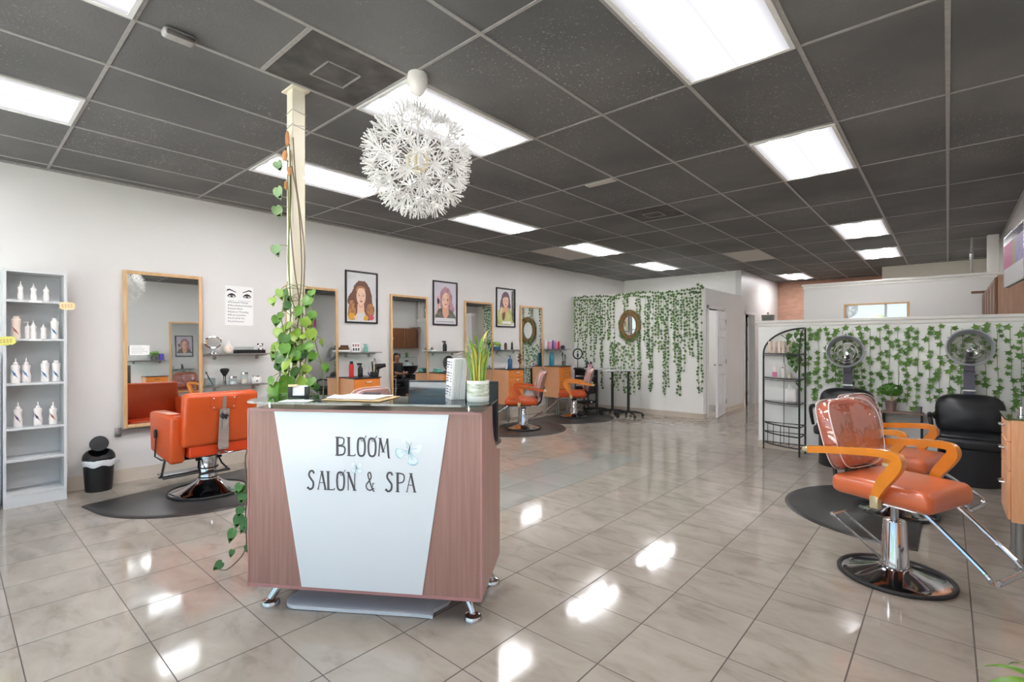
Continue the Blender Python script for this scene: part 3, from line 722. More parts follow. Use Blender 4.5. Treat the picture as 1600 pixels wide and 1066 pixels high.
def butterfly(cx, cz, s, rot, label):
    y = -0.0070; b = B()
    W_ = [((-.10, .10), (-.52, .86), (.10, .92), 0.0), ((.08, .06), (.98, .40), (.72, -.30), 0.0), ((-.10, -.02), (-1.0, .22), (-.78, -.56), 1.0), ((.06, -.10), (-.22, -1.0), (.62, -.92), 1.0)]
    def T(q): return (cx + s * (q[0] * math.cos(rot) - q[1] * math.sin(rot)), cz + s * (q[0] * math.sin(rot) + q[1] * math.cos(rot)))
    for k, (root, a, c, strong) in enumerate(W_):
        mid = ((a[0] + c[0]) * .62, (a[1] + c[1]) * .62)
        P = [(q.x, q.y) for q in catmull([(*root, 0), (a[0] * .62, a[1] * .62, 0), (*a, 0), (*mid, 0), (*c, 0), (c[0] * .55, c[1] * .55, 0), (*root, 0)], 6)]
        Q = [T(q) for q in P]; g_ = (sum(q[0] for q in P) / len(P), sum(q[1] for q in P) / len(P)); f_ = .86 if strong else .95
        I_ = [T((g_[0] + (q[0] - g_[0]) * f_ - (g_[0] * .03), g_[1] + (q[1] - g_[1]) * f_ - g_[1] * .03)) for q in P]
        b.mat(1 if strong else 0).add([(q[0], y - .0003 * k, q[1]) for q in Q], [tuple(range(len(Q)))])
        b.mat(2 if strong else 3).add([(q[0], y - .0003 * k - .00015, q[1]) for q in I_], [tuple(range(len(I_)))])
        b.mat(1)
        for u in (.35, .5, .65):      # veins
            e_ = (a[0] + (c[0] - a[0]) * u, a[1] + (c[1] - a[1]) * u); p0, p1 = T((root[0], root[1])), T((e_[0] * .8, e_[1] * .8)); b.tube([(p0[0], y - .0012, p0[1]), (p1[0], y - .0012, p1[1])], s * .008, 4)
    b.mat(4); P = [T((q * .35, q)) for q in (-.30, 0, .30)]
    b.tube([(q[0], y - .0014, q[1]) for q in P], [s * .03, s * .055, s * .03], 6)
    for dx in (-.05, .30): e_ = T((dx, .56)); b.tube([(P[2][0], y - .0014, P[2][1]), (e_[0], y - .0014, e_[1])], s * .012, 4)
    b.build('butterfly_print', ['wing_grey', 'blue_ink', 'pale_blue', 'wing_white', 'body_blue'], desk, smooth=False)['label'] = label
mat('wing_grey', (206, 220, 224), 0.4); mat('wing_white', (232, 238, 240), 0.4); mat('body_blue', (70, 122, 146), 0.5)
butterfly(0.880, 0.868, 0.066, R(8), 'large pale blue butterfly right of the lettering')
butterfly(0.604, 0.772, 0.030, R(35), 'small pale blue butterfly above the lettering')

# grey board lying on the floor under the desk
P = [(0.17, 0.20)] + [(0.24 + 0.07 * math.cos(a) * 1.2, 0.12 + 0.08 * math.sin(a)) for a in [PI + k * PI / 12 for k in range(7)]] + [(0.90, 0.05), (0.985, 0.045), (0.975, 0.10), (1.03, 0.18), (1.05, 0.42), (0.17, 0.42)]
b = B().prism(P, 0.004, 0.022); tag(b.build('floor_board', 'grey_floorboard', None, DO, DA, smooth=False), 'flat grey board with a rounded end lying under the reception desk', 'board')

def dp(x, y, z):                       # desk coordinates to the room
    c, s = math.cos(DA), math.sin(DA); return (DO[0] + x * c - y * s, DO[1] + x * s + y * c, z)
GZ = 1.1045
# things standing on the glass
t = thing('clipboard', 'brown clipboard with loose white papers on the glass desk top', 'clipboard', dp(0.565, 0.14, GZ), DA + R(-4))
B().rbox((0, 0, 0.003), (0.33, 0.25, 0.005), 0.002, 1).build('board', 'clipboard', t)
b = B()
for k in range(3): b.box((0.005 * k - .02, 0.01, 0.0075 + k * 0.002), (0.27, 0.21, 0.0014), (0, 0, R(2 - 3 * k)))
b.add([(-.15, -.10, .0135), (-.06, -.11, .0125), (-.05, -.01, .0125), (-.15, -.02, .0225)], [(0, 1, 2, 3)])
b.build('papers', 'paper', t, smooth=False)
B().rbox((0.0, 0.115, 0.012), (0.11, 0.03, 0.012), 0.004).cyl((-.05, .12, .017), (.05, .12, .017), 0.006, n=10).build('clip', 'black_metal', t)
t = thing('business_card_holder', 'black card holder with white cards beside the climbing plant', 'card holder', dp(0.185, 0.17, GZ), DA + R(14))
B().bx(-.055, .055, -.012, .045, 0, 0.006).bx(-.055, -.032, -.012, -.006, 0, .058).bx(.032, .055, -.012, -.006, 0, .058).box((0, .024, .03), (.10, .004, .055), (R(-10), 0, 0)).build('holder', 'black_plastic', t, smooth=False)
b = B().box((0, .004, .036), (.088, .018, .056), (R(-10), 0, 0)); b.build('cards', 'paper', t, smooth=False)
b = B().box((-.03, .001, .064), (.05, .018, .012), (R(-10), 0, 0)); b.build('cork_strip', 'peach_tag', t, smooth=False)
tag(B().box((0, 0, .001), (.15, .09, .0015)).build('flyer', 'paper', None, dp(0.275, 0.0, GZ), DA + R(6), smooth=False), 'white flyer lying flat on the glass in front of the card holder', 'flyer')
t = thing('pen', 'dark pen lying on the glass beside the white flyer', 'pen', dp(0.365, 0.03, GZ + .0045), DA + R(-35))
B().cyl((-.06, 0, 0), (.055, 0, 0), .004, n=8).build('barrel', 'black_metal', t); B().cyl((.055, 0, 0), (.068, 0, 0), .003, .001, 8).build('tip', 'chrome', t)
# booklets standing upright
cn = R(-118)
for k in range(6):
    ct, st = math.cos(cn), math.sin(cn); base = dp(1.035, 0.205, GZ); off = -0.0125 * k
    t = thing('booklet', ['white price booklet standing upright, printed cover facing out, foremost of its row', 'thin booklet standing directly behind the printed front booklet', 'third upright booklet from the printed cover', 'fourth upright booklet from the printed cover', 'fifth upright booklet, last but one beside the white pot', 'rearmost upright booklet, nearest the white flower pot'][k], 'booklet', (base[0] + ct * off, base[1] + st * off, GZ), cn - PI / 2 + PI, 'upright booklets on the desk')
    # local y = cover normal reversed; x runs along the cover
    B().box((0, 0.0, 0.108), (0.135, 0.0085, 0.213), (R(-3), 0, 0)).build('pages', 'paper_grey' if k else 'paper', t, smooth=False)
    c = B()
    for s in (-1, 1): c.box((0, s * 0.005, 0.108 ), (0.137, 0.0012, 0.215), (R(-3), 0, 0))
    c.build('cover', 'paper', t, smooth=False)
    if k == 0:
        ax = lambda a, q: (-.055 + a, -0.0062 + (q + .205 - .108) * math.sin(R(3)), q + .205)
        for row, (s_, sz) in enumerate((('HAIR', .022), ('Cut', .013), ('Color', .013), ('Style', .013), ('', 0), ('NAILS', .02), ('Gel', .013), ('Spa', .013), ('', 0), ('BROWS', .02), ('Wax', .013))):
            pass
        b = B()
        for row in range(13):
            z = .195 - row * .0145
            if row in (3, 8): continue
            for (x0, ln) in ((-.056, random.uniform(.03, .07)), (.03, random.uniform(.012, .022))):
                b.bx(x0, x0 + ln, -0.0075 + (z - .108) * math.sin(R(3)), -0.0068 + (z - .108) * math.sin(R(3)), z, z + .006)
        b.build('printed_lines', 'mark_purple', t, smooth=False)
# white pot with upright stems
t = thing('potted_plant', 'white flower pot with tall grassy yellow-green stems on the right end of the desk', 'plant', dp(1.205, 0.115, GZ))
B().lathe([(0.0, 0.0), (0.055, 0.0), (0.058, 0.006), (0.058, 0.03)], 28).lathe([(0.058, 0.092), (0.058, 0.108), (0.052, 0.108), (0.052, 0.088), (0, 0.088)], 28).build('pot', 'pot_white', t)
B().lathe([(0.0582, 0.03), (0.0582, 0.092)], 28).build('painted_band', 'pot_print', t)['label'] = 'grey-green landscape painted round the pot'
B().lathe([(0.0, 0.093), (0.052, 0.092)], 20).build('soil', 'soil', t)
b = B(); y2 = B()
for k in range(34):
    a = random.uniform(0, 2 * PI); r0 = random.uniform(0, .036); h = random.uniform(.14, .26); lean = random.uniform(.0, .045)
    p0 = Vector((r0 * math.cos(a), r0 * math.sin(a), .09)); p1 = p0 + Vector((lean * math.cos(a) * .3, lean * math.sin(a) * .3, h * .5)); p2 = p0 + Vector((lean * math.cos(a), lean * math.sin(a), h)); 
    (y2 if k % 5 == 0 else b).tube([p0, p1, p2], [.004, .0035, .0012], 5, smooth=3)
def blade(bb, p, d, ln, wd, droop):
    d = Vector(d).normalized(); side = d.cross(Vector((0, 0, 1))).normalized(); vs = []; n = 6; q = Vector(p)
    for i in range(n + 1):
        f_ = i / n; wv = wd * math.sin(PI * min(1, .12 + f_ * .88)) ; vs += [q + side * wv + Vector((0, 0, wv * .3)), q, q - side * wv + Vector((0, 0, wv * .3))]
        d = (d + Vector((0, 0, -droop / n))).normalized(); q = q + d * ln / n
    bb.add(vs, [(3 * i + j, 3 * i + j + 1, 3 * i + j + 4, 3 * i + j + 3) for i in range(n) for j in (0, 1)])
for k in range(30):
    a = random.uniform(0, 2 * PI); z = random.uniform(.14, .30); r0 = random.uniform(0, .03)
    blade(y2 if k % 6 == 0 else b, (r0 * math.cos(a), r0 * math.sin(a), z), (math.cos(a) * .55, math.sin(a) * .55, 1.1), random.uniform(.07, .12), .006, random.uniform(.3, 1.4))
for a in (R(215), R(228), R(40)): blade(b, (0.01 * math.cos(a), 0.01 * math.sin(a), .24), (math.cos(a), math.sin(a), .45), .13, .008, 1.0)
b.build('stems', 'bamboo', t); y2.build('yellow_stems', 'bamboo_yellow', t)
# glossy monitor seen from behind
t = thing('monitor', 'glossy black monitor standing behind the desk counter, its face full of reflections', 'monitor', dp(1.0, 0.40, 0.76), DA)
B().rbox((0, 0, .255), (.53, .022, .345), .006).build('bezel', 'black_plastic', t)
B().bx(-.255, .255, -.0135, -.0105, .095, .418).build('glossy_face', 'monitor_gloss', t, smooth=False)
B().rbox((0, 0.03, .05), (.06, .02, .1), .004).rbox((0, .03, .006), (.22, .14, .012), .004).build('stand', 'black_plastic', t)

# ================================================================== climbing plant
def heart(bb, c, nrm, tip, s, curl=.25):
    """heart-shaped leaf at c, facing nrm, pointing along tip"""
    nrm = Vector(nrm).normalized(); tip = Vector(tip); tip = (tip - nrm * tip.dot(nrm)).normalized(); sd = nrm.cross(tip)
    mid = [(-.30, 0.0), (-.05, .04), (.25, .03), (.55, -.02), (.8, -.12)]
    edge = [(-.42, .20), (-.25, .42), (.05, .47), (.35, .33), (.62, .14)]
    vs = []
    for (a, z) in mid: vs.append(Vector(c) + (tip * a + nrm * z * curl * 2) * s)
    for sg in (1, -1):
        for a, wv in edge: vs.append(Vector(c) + (tip * a + sd * sg * wv + nrm * (-.02 + wv * curl)) * s)
    fs = []
    for sg in (0, 1):
        k = 5 + 5 * sg
        for i in range(4):
            q = (i, i + 1, k + i + 1, k + i); fs.append(q if sg else tuple(reversed(q)))
        fs.append((4, k + 4, 3) if not sg else (4, 3, k + 4))
    bb.add(vs, fs)
th_ = R(41.26); CF = Vector((-math.sin(th_), math.cos(th_), 0)); CR = Vector((math.cos(th_), math.sin(th_), 0))
def px(x, y, D): return Vector((0, 0, CAM_H)) + (CF + CR * ((x - 800) / 776) + Vector((0, 0, (537.4 - y) / 776))) * D
pothos = thing('climbing_plant', 'green heart-leaved vine climbing the cream post from behind the desk', 'plant', dp(0.12, 0.40, 0.76))
pb = Vector(pothos.location)
def L_(p): return Vector(p) - pb
B().lathe([(0, 0), (.075, 0), (.095, .17), (.10, .19), (.088, .19), (.082, .165), (0, .165)], 24).build('pot', 'pot_taupe', pothos)
B().lathe([(0, .172), (.083, .168)], 20).build('soil', 'soil', pothos)
lv = B(); lp = B(); sm = B(); sb = B()
spots = [(190,285,1.0),(240,235,1),(280,240,1.2),(285,315,1),(215,405,1),(240,380,.8),(300,445,1.2),(240,487,1.5),(265,525,1.2),(365,350,1.4),(420,285,1.5),(440,235,1.0),(440,375,1.2),(400,420,1.2),(335,505,1.7),(385,515,1),(435,495,1.2),(505,550,.8),(425,580,1.4),(215,585,1.4),(270,590,1.5),(205,630,1),(250,660,1.4),(290,690,1.6),(335,635,1.5),(395,630,1.4),(450,640,1.3),(345,740,1.4),(405,720,1),(525,710,.9),(280,800,1.6),(380,800,1.2),(435,805,1.1),(185,800,1.2),(205,855,1.6),(180,915,1.0),(250,560,1.2),(320,590,1.1),(370,590,1.2),(300,540,1.0),(270,850,1.5),(230,700,1.1),(470,840,1.0)]
for k, (x, y, s) in enumerate(spots):
    D = 3.04 + random.uniform(-.10, .06) - (0.05 if x < 300 else 0)
    if abs(x - 350) > 110: D = 3.1 + random.uniform(-.12, .1)
    c = px(x / 4.1 + 380, y / 4.1 + 400, D)
    nr = -CF + CR * random.uniform(-.5, .5) + Vector((0, 0, random.uniform(-.1, .7)))
    tipd = Vector((0, 0, -1)) + CR * random.uniform(-.7, .7)
    nr += CR * random.uniform(-.5, .5) + Vector((0, 0, random.uniform(-.3, .3)))
    lv.mat((0, 0, 1, 2)[random.randrange(4)]); heart(lv, L_(c), nr, tipd, .058 * s * random.uniform(.85, 1.15), .35)
    hub = Vector((POST[0], POST[1], c.z + random.uniform(.0, .10))) + (-CF * .055) + CR * random.uniform(-.05, .05)
    top_ = c + Vector((0, 0, .02 * s))
    sm.tube([L_(hub), L_((hub + top_) / 2 + Vector((0, 0, .03))), L_(top_)], .0022, 5, smooth=3)
for (x, y, s) in ((97,440,1.1),(98,558,1.3),(92,640,1.2),(88,810,1.2)):
    c = px(x / 2.806 + 400, y / 2.806 + 100, 3.14); heart(lp, L_(c), -CF + CR * random.uniform(-.3, .5), Vector((0, 0, -1)) + CR * .3, .06 * s)
    hub = px(451, y / 2.806 + 96, 3.13); sm.tube([L_(hub), L_((hub + c) / 2 + Vector((0, 0, .015))), L_(c + Vector((0, 0, .015)))], .002, 5, smooth=3)
for pts in ([(452,225),(455,300),(450,400),(454,480),(450,600)], [(458,215),(462,280),(470,340),(476,400),(473,480),(468,600)], [(454,235),(453,330),(460,420),(468,480),(460,540),(455,610)], [(456,260),(466,320),(471,400),(470,452),(462,500)], [(449,250),(451,340),(452,430),(456,470),(470,500),(474,560)]):
    P = [px(a, b_y, 3.105 + random.uniform(-.015, .01)) for a, b_y in pts]
    (sm if random.random() < .5 else sb).tube([L_(q) for q in P], .0042, 6, smooth=4)
for pts, D in (([(448,610),(452,560),(440,500),(447,460)], 3.0), ([(470,610),(478,560),(490,500),(480,470)], 3.1), ([(440,615),(436,570),(428,540)], 3.0), ([(505,620),(504,580),(494,540),(486,500)], 3.15)):
    sm.tube([L_(px(a, b_y, D)) for a, b_y in pts], .0035, 6, smooth=4)
# stems root in the pot
for k in range(6):
    a = k * 1.05; sm.tube([Vector((.03 * math.cos(a), .03 * math.sin(a), .165)), Vector((.05 * math.cos(a) - .03, .05 * math.sin(a) + .01, .30)), L_(px(450 + 6 * k, 596, 3.04))], .004, 6, smooth=4)
# trailing end hanging beside the desk
tr = [(388,700),(386,760),(384,800),(384.6,834),(384.6,853),(377,870),(355,890),(341,889)]
P = [px(a, q, 2.86) for a, q in tr]; st0 = dp(-0.05, .42, .95)
sb.tube([Vector((.0, .02, .17)), L_(dp(0.03, .50, 1.0)), L_(st0)] + [L_(q) for q in P], .0035, 6, smooth=5)
for (x, y, s, dx) in ((155,145,1.1,-.4),(185,205,1.2,-.2),(165,310,1.0,-.2),(155,375,1.3,-.2),(205,395,1.2,.1),(190,430,1.0,-.3),(110,480,1.3,-.2),(215,580,.7,.1),(105,615,.7,-.2),(15,705,1.0,-1),(212,150,1.0,.2)):
    c = px(x / 4.63 + 340, y / 4.63 + 730, 2.85 + random.uniform(-.02, .03)); heart(lv, L_(c), -CF + Vector((0, 0, .35)) + CR * random.uniform(-.3, .3), Vector((0, 0, -1)) + CR * dx, .055 * s)
    q = min(P, key=lambda u: (u - c).length + max(0, c.z - u.z) * .5); sm.tube([L_(q), L_((q + c) / 2 + Vector((0, 0, .012))), L_(c + Vector((0, 0, .012)))], .0018, 5, smooth=2)
lv.build('leaves', ['leaf', 'leaf_dark', 'leaf_lime'], pothos); lp.build('pale_leaves', 'leaf_pale', pothos); sm.build('green_stems', 'vine_stem', pothos); sb.build('brown_stems', 'vine_brown', pothos)
b = B()
for (x, y, wd, hh) in ((449, 217, 7, 17), (445, 243, 11, 12), (452, 268, 8, 10), (447, 290, 4, 10)):
    c = px(x, y, 3.10); b.ell(L_(c), (wd * .0026, .012, hh * .0030), 10, 8)
b.build('dry_leaves', 'cork', pothos)
# ================================================================== chairs and mats
MAT_G = 'half-round anti-fatigue mats'
def floor_mat(cx, cy2, r, ang, label, ring=None, d=0.35):
    """half-round rubber mat; the flat side looks along ang"""
    pts = [(r * math.cos(PI / 2 + PI * k / 28), r * math.sin(PI / 2 + PI * k / 28)) for k in range(29)]
    pts = [(d, r * .98)] + pts + [(d, -r * .98)]
    pts = [(x, y) for x, y in pts]
    n = len(pts); vs = [(x, y, 0.001) for x, y in pts] + [(x * .985, y * .985, 0.010) for x, y in pts] + [(x * .945, y * .945, 0.0155) for x, y in pts]
    fs = [tuple(reversed(range(n)))] + [(k * n + i, k * n + (i + 1) % n, (k + 1) * n + (i + 1) % n, (k + 1) * n + i) for k in (0, 1) for i in range(n)] + [tuple(range(2 * n, 3 * n))]
    b = B().add(vs, fs)
    return tag(b.build('floor_mat', 'mat_rubber', None, (cx, cy2, 0), ang), label, 'floor mat', MAT_G)
floor_mat(-5.42, 1.66, 0.86, R(180 + 12), 'black half-round floor mat under the large orange barber chair')
floor_mat(-5.45, 4.72, 0.83, R(180), 'half-round floor mat mostly hidden behind the reception desk')
floor_mat(-5.42, 6.25, 0.85, R(180), 'dark half-round floor mat under the nearer far-left styling chair')
floor_mat(-5.45, 7.85, 0.85, R(180), 'dark half-round floor mat under the farther far-left styling chair')
floor_mat(-0.27, 5.15, 0.85, R(0), 'black half-round floor mat between the two right-hand styling chairs', d=0.12)

def styling_chair(label, loc, rz, lift=0.0, cloth='orange_pale', arm='arm_wood', wrap='wrap', group='orange styling chairs'):
    """faces local +x"""
    t = thing('styling_chair', label, 'chair', loc, rz, group)
    base = B().lathe([(0.0, 0.075), (0.07, 0.072), (0.10, 0.062), (0.16, 0.045), (0.225, 0.028), (0.262, 0.018), (0.272, 0.012), (0.272, 0.005)], 40).build('base', 'chrome', t)
    B().torus((0, 0, 0.0125), 0.280, 0.012, 44, 8).build('base_rim', 'rubber', base)
    s0 = 0.40 + lift
    B().lathe([(0.076, 0.068), (0.076, 0.08), (0.070, 0.10), (0.058, 0.335), (0.054, 0.342), (0.024, 0.345)], 28).build('column', 'chrome', t)
    B().cyl((0, 0, 0.34), (0, 0, s0 - 0.02), 0.021, n=14).build('piston', 'steel', t)
    g = B()
    for s in (-1, 1): g.tube([(-0.03, s * 0.062, 0.10), (-0.33, s * 0.058, 0.285)], 0.0065, 6)
    g.cyl((-0.33, -0.066, 0.285), (-0.33, 0.066, 0.285), 0.013, n=10); g.cyl((-0.03, -0.075, 0.10), (-0.03, 0.075, 0.10), 0.011, n=10)
    g.build('pump_lever', 'chrome', t)
    B().bx(-0.13, 0.16, -0.13, 0.13, s0 - 0.022, s0 - 0.008).bx(-0.24, 0.2, -0.15, -0.12, s0 - 0.008, s0 + 0.004).bx(-0.24, 0.2, 0.12, 0.15, s0 - 0.008, s0 + 0.004).build('seat_plate', 'black_metal', t, smooth=False)
    # seat: waterfall front
    def tp(q):
        if q.x > 0: q.y *= 0.94
    bm = B().rbox((0.03, 0, s0 + 0.06), (0.52, 0.52, 0.115), 0.045, 4, taper=tp)
    bm.v = [Vector((q.x, q.y, q.z - (0.9 * max(0, q.x - 0.15) ** 2) + 0.018 * (1 if q.z > s0 + 0.06 else 0) * max(0, (q.x - 0.0)) * 2 - 0.012 * math.exp(-((q.x + .02) ** 2 + q.y ** 2) / .02) * (1 if q.z > s0 + .07 else 0))) for q in bm.v]
    bm.build('seat', cloth, t)
    # back: leaning, rounded, slightly curved in plan; a clear slip with piped seams over it
    zb = s0 + 0.335; bc = (-0.285, 0, zb); tl = R(-15); K = dict(tilt=tl, p=3.4, n=44, bow=0.7, taper=0.90)
    pad(B(), bc, 0.535, 0.44, 0.095, dome=.12, **K).build('backrest', cloth, t)
    if wrap:
        pad(B(), bc, 0.548, 0.452, 0.112, dome=.16, **K).build('plastic_cover', wrap, t)
        B().tube(pad(None, bc, 0.550, 0.454, 0.112, only=(.97, .36), **K), 0.0038, 6, closed=True).build('front_piping', 'piping', t)
        B().tube(pad(None, bc, 0.550, 0.454, 0.112, only=(1.0, -.36), **K), 0.0034, 6, closed=True).build('rear_piping', 'piping', t)
    g = B()
    for s in (-0.09, 0.0, 0.09): g.rbox((-0.215, s, s0 + 0.115), (0.03, 0.03, 0.05), 0.005)
    g.bx(-0.25, -0.20, -0.13, 0.13, s0 - 0.006, s0 + 0.014)
    for s in (-0.1, 0.1): g.tube([(-0.22, s, s0 + .004), (-0.28, s, s0 + .04), (-0.30, s, s0 + 0.16), (-.325, s, s0 + .25)], 0.012, 8, smooth=4)
    g.build('back_bracket', 'black_metal', t)
    for s in (-1, 1):
        y = s * 0.295
        P = catmull([(-0.335, y, s0 + 0.245), (-0.20, y, s0 + 0.268), (-0.02, y, s0 + 0.292), (0.10, y, s0 + 0.302), (0.155, y, s0 + 0.292), (0.165, y, s0 + 0.255), (0.135, y, s0 + 0.20), (0.095, y, s0 + 0.14), (0.068, y, s0 + 0.085), (0.055, y, s0 + 0.045)], 4)
        n = len(P); vs = []
        for i in range(n):
            tn = (P[min(i + 1, n - 1)] - P[max(i - 1, 0)]).normalized(); nr = Vector((-tn.z, 0, tn.x)); k = i / (n - 1)
            hw = 0.021 if k < .4 else 0.021 + 0.010 * math.sin(PI * min(1, (k - .4) / .55)); hy = 0.019 + 0.006 * math.sin(PI * k)
            vs += [P[i] + nr * hw + Vector((0, hy, 0)), P[i] + nr * hw * 1.05, P[i] + nr * hw - Vector((0, hy, 0)), P[i] - nr * hw - Vector((0, hy, 0)), P[i] - nr * hw + Vector((0, hy, 0))]
        fs = [(5 * i + a, 5 * i + (a + 1) % 5, 5 * i + 5 + (a + 1) % 5, 5 * i + 5 + a) for i in range(n - 1) for a in range(5)] + [(0, 1, 2, 3, 4), tuple(5 * n - 5 + a for a in range(5))]
        ar = B().add(vs, fs).build('armrest', arm, t, ang=50)
        B().rbox((0.052, y, s0 + 0.02), (0.045, 0.046, 0.07), 0.006).build('front_ferrule', 'brass_pale', ar); B().rbox((-0.352, y, s0 + 0.243), (0.05, 0.032, 0.034), 0.012).build('rear_ferrule', 'brass_pale', ar)
        B().tube([(-0.36, y, s0 + .243), (-0.34, y * .97, s0 + 0.25), (-0.30, s * .22, s0 + 0.26)], 0.009, 6).tube([(.05, y, s0 - .008), (.04, y * .8, s0 - .014), (.0, s * .12, s0 - .014)], .011, 6).build('arm_bracket', 'steel', ar)
    zf = s0 - 0.28 + (0.06 if lift == 0 else 0)
    P = [(0.02, -0.17, s0 - 0.012), (0.20, -0.17, s0 - 0.012), (0.25, -0.17, s0 - 0.03), (0.48, -0.17, zf + 0.05), (0.505, -0.165, zf + 0.012), (0.52, -0.13, zf)]
    b = B().tube(P + [(0.52, 0.13, zf)] + [(x, -y, z) for x, y, z in reversed(P[:-1])], 0.0125, 8, smooth=4)
    b.build('footrest', 'chrome', t)
    b = B().cyl((0.52, -.125, zf), (0.52, .125, zf), 0.0155, n=10).build('footrest_sleeve', 'steel', t)
    return t
styling_chair('nearest orange styling chair at right, plastic-wrapped back and bright wooden arms', (-0.24, 3.765, 0), R(-23), 0.085)
styling_chair('orange styling chair standing behind the nearest one, pinkish wrapped back', (-0.33, 5.22, 0), R(-17), 0.0, wrap='wrap_grey')
styling_chair('orange-red styling chair in front of the third wooden cabinet, nearer of the far-left pair', (-5.22, 6.24, 0.0155), R(216), 0.0, 'orange', 'arm_wood_red', 'wrap_grey')
styling_chair('orange styling chair in front of the last wooden cabinet, farther of the far-left pair', (-5.36, 7.90, 0.0155), R(214), -0.02, 'orange', 'arm_wood', 'wrap_grey')
styling_chair('styling chair behind the reception counter, only its wrapped back top showing', (-5.22, 3.16, 0), R(186), -0.05, 'orange', 'arm_wood_red', 'wrap_grey')

# barber chair, faces local +x
t = thing('barber_chair', 'large orange barber chair with chrome back bracket in front of the tall mirror', 'barber chair', (-5.26, 1.635, 0.0155), R(184))
bs = B().lathe([(0.0, 0.125), (0.085, 0.12), (0.10, 0.10), (0.13, 0.078), (0.19, 0.048), (0.25, 0.028), (0.30, 0.018), (0.315, 0.012), (0.315, 0.003)], 44).build('base', 'chrome', t)
B().torus((0, 0, 0.010), 0.32, 0.010, 44, 8).build('base_rim', 'rubber', bs)
b = B().lathe([(0.078, 0.115), (0.078, 0.13), (0.073, 0.14), (0.072, 0.33), (0.066, 0.335), (0.03, 0.34)], 28).build('column', 'chrome', t)
B().torus((0, 0, 0.135), 0.077, 0.007, 28, 6).build('column_ring', 'black_metal', b)
B().cyl((0, 0, 0.33), (0, 0, 0.38), 0.03, n=14).build('piston', 'steel', t)
b = B()
for s in (-1, 1): b.tube([(-0.02, s * 0.085, 0.31), (-0.05, s * 0.1, 0.25), (-0.15, s * 0.12, 0.20)], 0.008, 6)
b.cyl((-0.15, -0.13, 0.20), (-0.15, 0.13, 0.20), 0.012, n=10); b.torus((0, 0, 0.225), 0.082, 0.006, 24, 6); b.cyl((-.02, -.11, .31), (-.02, .11, .31), .012, n=10)
b.build('pump_lever', 'black_metal', t)
B().bx(-0.24, 0.24, -0.2, 0.2, 0.372, 0.386).build('seat_plate', 'black_metal', t, smooth=False)
B().rbox((0.04, 0, 0.455), (0.56, 0.50, 0.14), 0.035, 3).build('seat', 'orange_deep', t)
b = B().rbox((-0.262, 0, 0.715), (0.115, 0.62, 0.47), 0.035, 4, rot=(0, R(-7), 0)); bk = b.build('backrest', 'orange', t)
B().rbox((-0.338, 0, 0.855), (0.02, 0.215, 0.125), 0.008, 3, rot=(0, R(-7), 0)).build('headrest_pad', 'orange', bk)
P = [(-0.342, 0.112, 0.918), (-0.334, 0.112, 0.83), (-0.331, 0.09, 0.797), (-0.331, -0.09, 0.797), (-0.334, -0.112, 0.83), (-0.342, -0.112, 0.918)]
b = B().tube([Vector(q) + Vector((0.006, 0, 0)) for q in P], 0.007, 6); b.build('red_piping', 'seam_red', bk)
b = B()
for y in (-0.085, 0.085):
    for z in (0.815, 0.895): b.ell((-0.348 - (z - .855) * .12, y, z), (0.005, 0.007, 0.007), 8, 6)
b.build('stud', 'chrome', bk)
b = B().box((-0.347, 0, 0.845), (0.008, 0.032, 0.14), (0, R(-7), 0)).box((-0.338, 0, 0.70), (0.012, 0.082, 0.20), (0, R(-7), 0)).box((-0.328, 0, 0.545), (0.012, 0.088, 0.20), (0, R(-4), 0)).bx(-0.335, -0.1, -0.04, 0.04, 0.432, 0.446)
b.box((-0.35, 0, 0.70), (0.012, 0.03, 0.16), (0, R(-7), 0))
br = b.build('back_bracket', 'chrome', t, smooth=False)
k = B()
for i in range(6):
    a = i * PI / 3; k.cyl((-0.352, 0, 0.735), (-0.352, 0.032 * math.cos(a), 0.735 + 0.032 * math.sin(a)), 0.011, n=8)
k.cyl((-0.34, 0, 0.735), (-0.378, 0, 0.735), 0.018, n=12).build('knob', 'black_plastic', br)
B().tube([(-0.30, 0.0, 0.42), (-0.36, -0.03, 0.40), (-0.37, -0.07, 0.405)], 0.008, 6).tube([(-0.30, 0.0, 0.42), (-0.35, 0.05, 0.41)], 0.008, 6).build('recline_pedal', 'steel', t)
B().rbox((-0.20, 0, 0.43), (0.12, 0.50, 0.11), 0.02, 3).build('back_apron', 'orange_deep', t)
for s in (-1, 1):
    b = B().rbox((0.02, s * 0.325, 0.545), (0.54, 0.12, 0.42), 0.03, 4, taper=lambda q: (setattr(q, 'z', q.z + (0.07 if q.x > 0 else 0) * (1 if q.z < 0 else 0) + (0.012 if (q.x > 0 and q.z > 0) else 0)), setattr(q, 'x', q.x * (0.88 if q.z < 0 else 1))))
    b.build('armrest', 'orange', t)
    B().rbox((0.03, s * 0.325, 0.764), (0.40, 0.09, 0.012), 0.004).build('arm_top_pad', 'orange_pale', t)
B().tube([(0.06, 0.40, 0.56), (0.07, 0.405, 0.38), (-0.04, 0.39, 0.36), (-.1, .36, .37)], 0.007, 6).build('recline_lever', 'black_metal', t)
B().rbox((0.055, 0.405, 0.585), (0.03, 0.026, 0.08), 0.01).build('lever_grip', 'black_plastic', t)
b = B()
for s in (-1, 1): b.bx(0.0, 0.0, 0, 0, 0, 0) if False else b.tube([(0.30, s * 0.235, 0.40), (0.44, s * 0.235, 0.12), (0.46, s * 0.235, 0.10)], 0.012, 8)
b.cyl((0.45, -0.26, 0.10), (0.45, 0.26, 0.10), 0.011, n=8)
ft = b.build('footrest_frame', 'steel', t)
B().box((0.355, 0, 0.31), (0.02, 0.42, 0.13), (0, R(27), 0)).build('calf_pad', 'black_vinyl', ft, smooth=False)
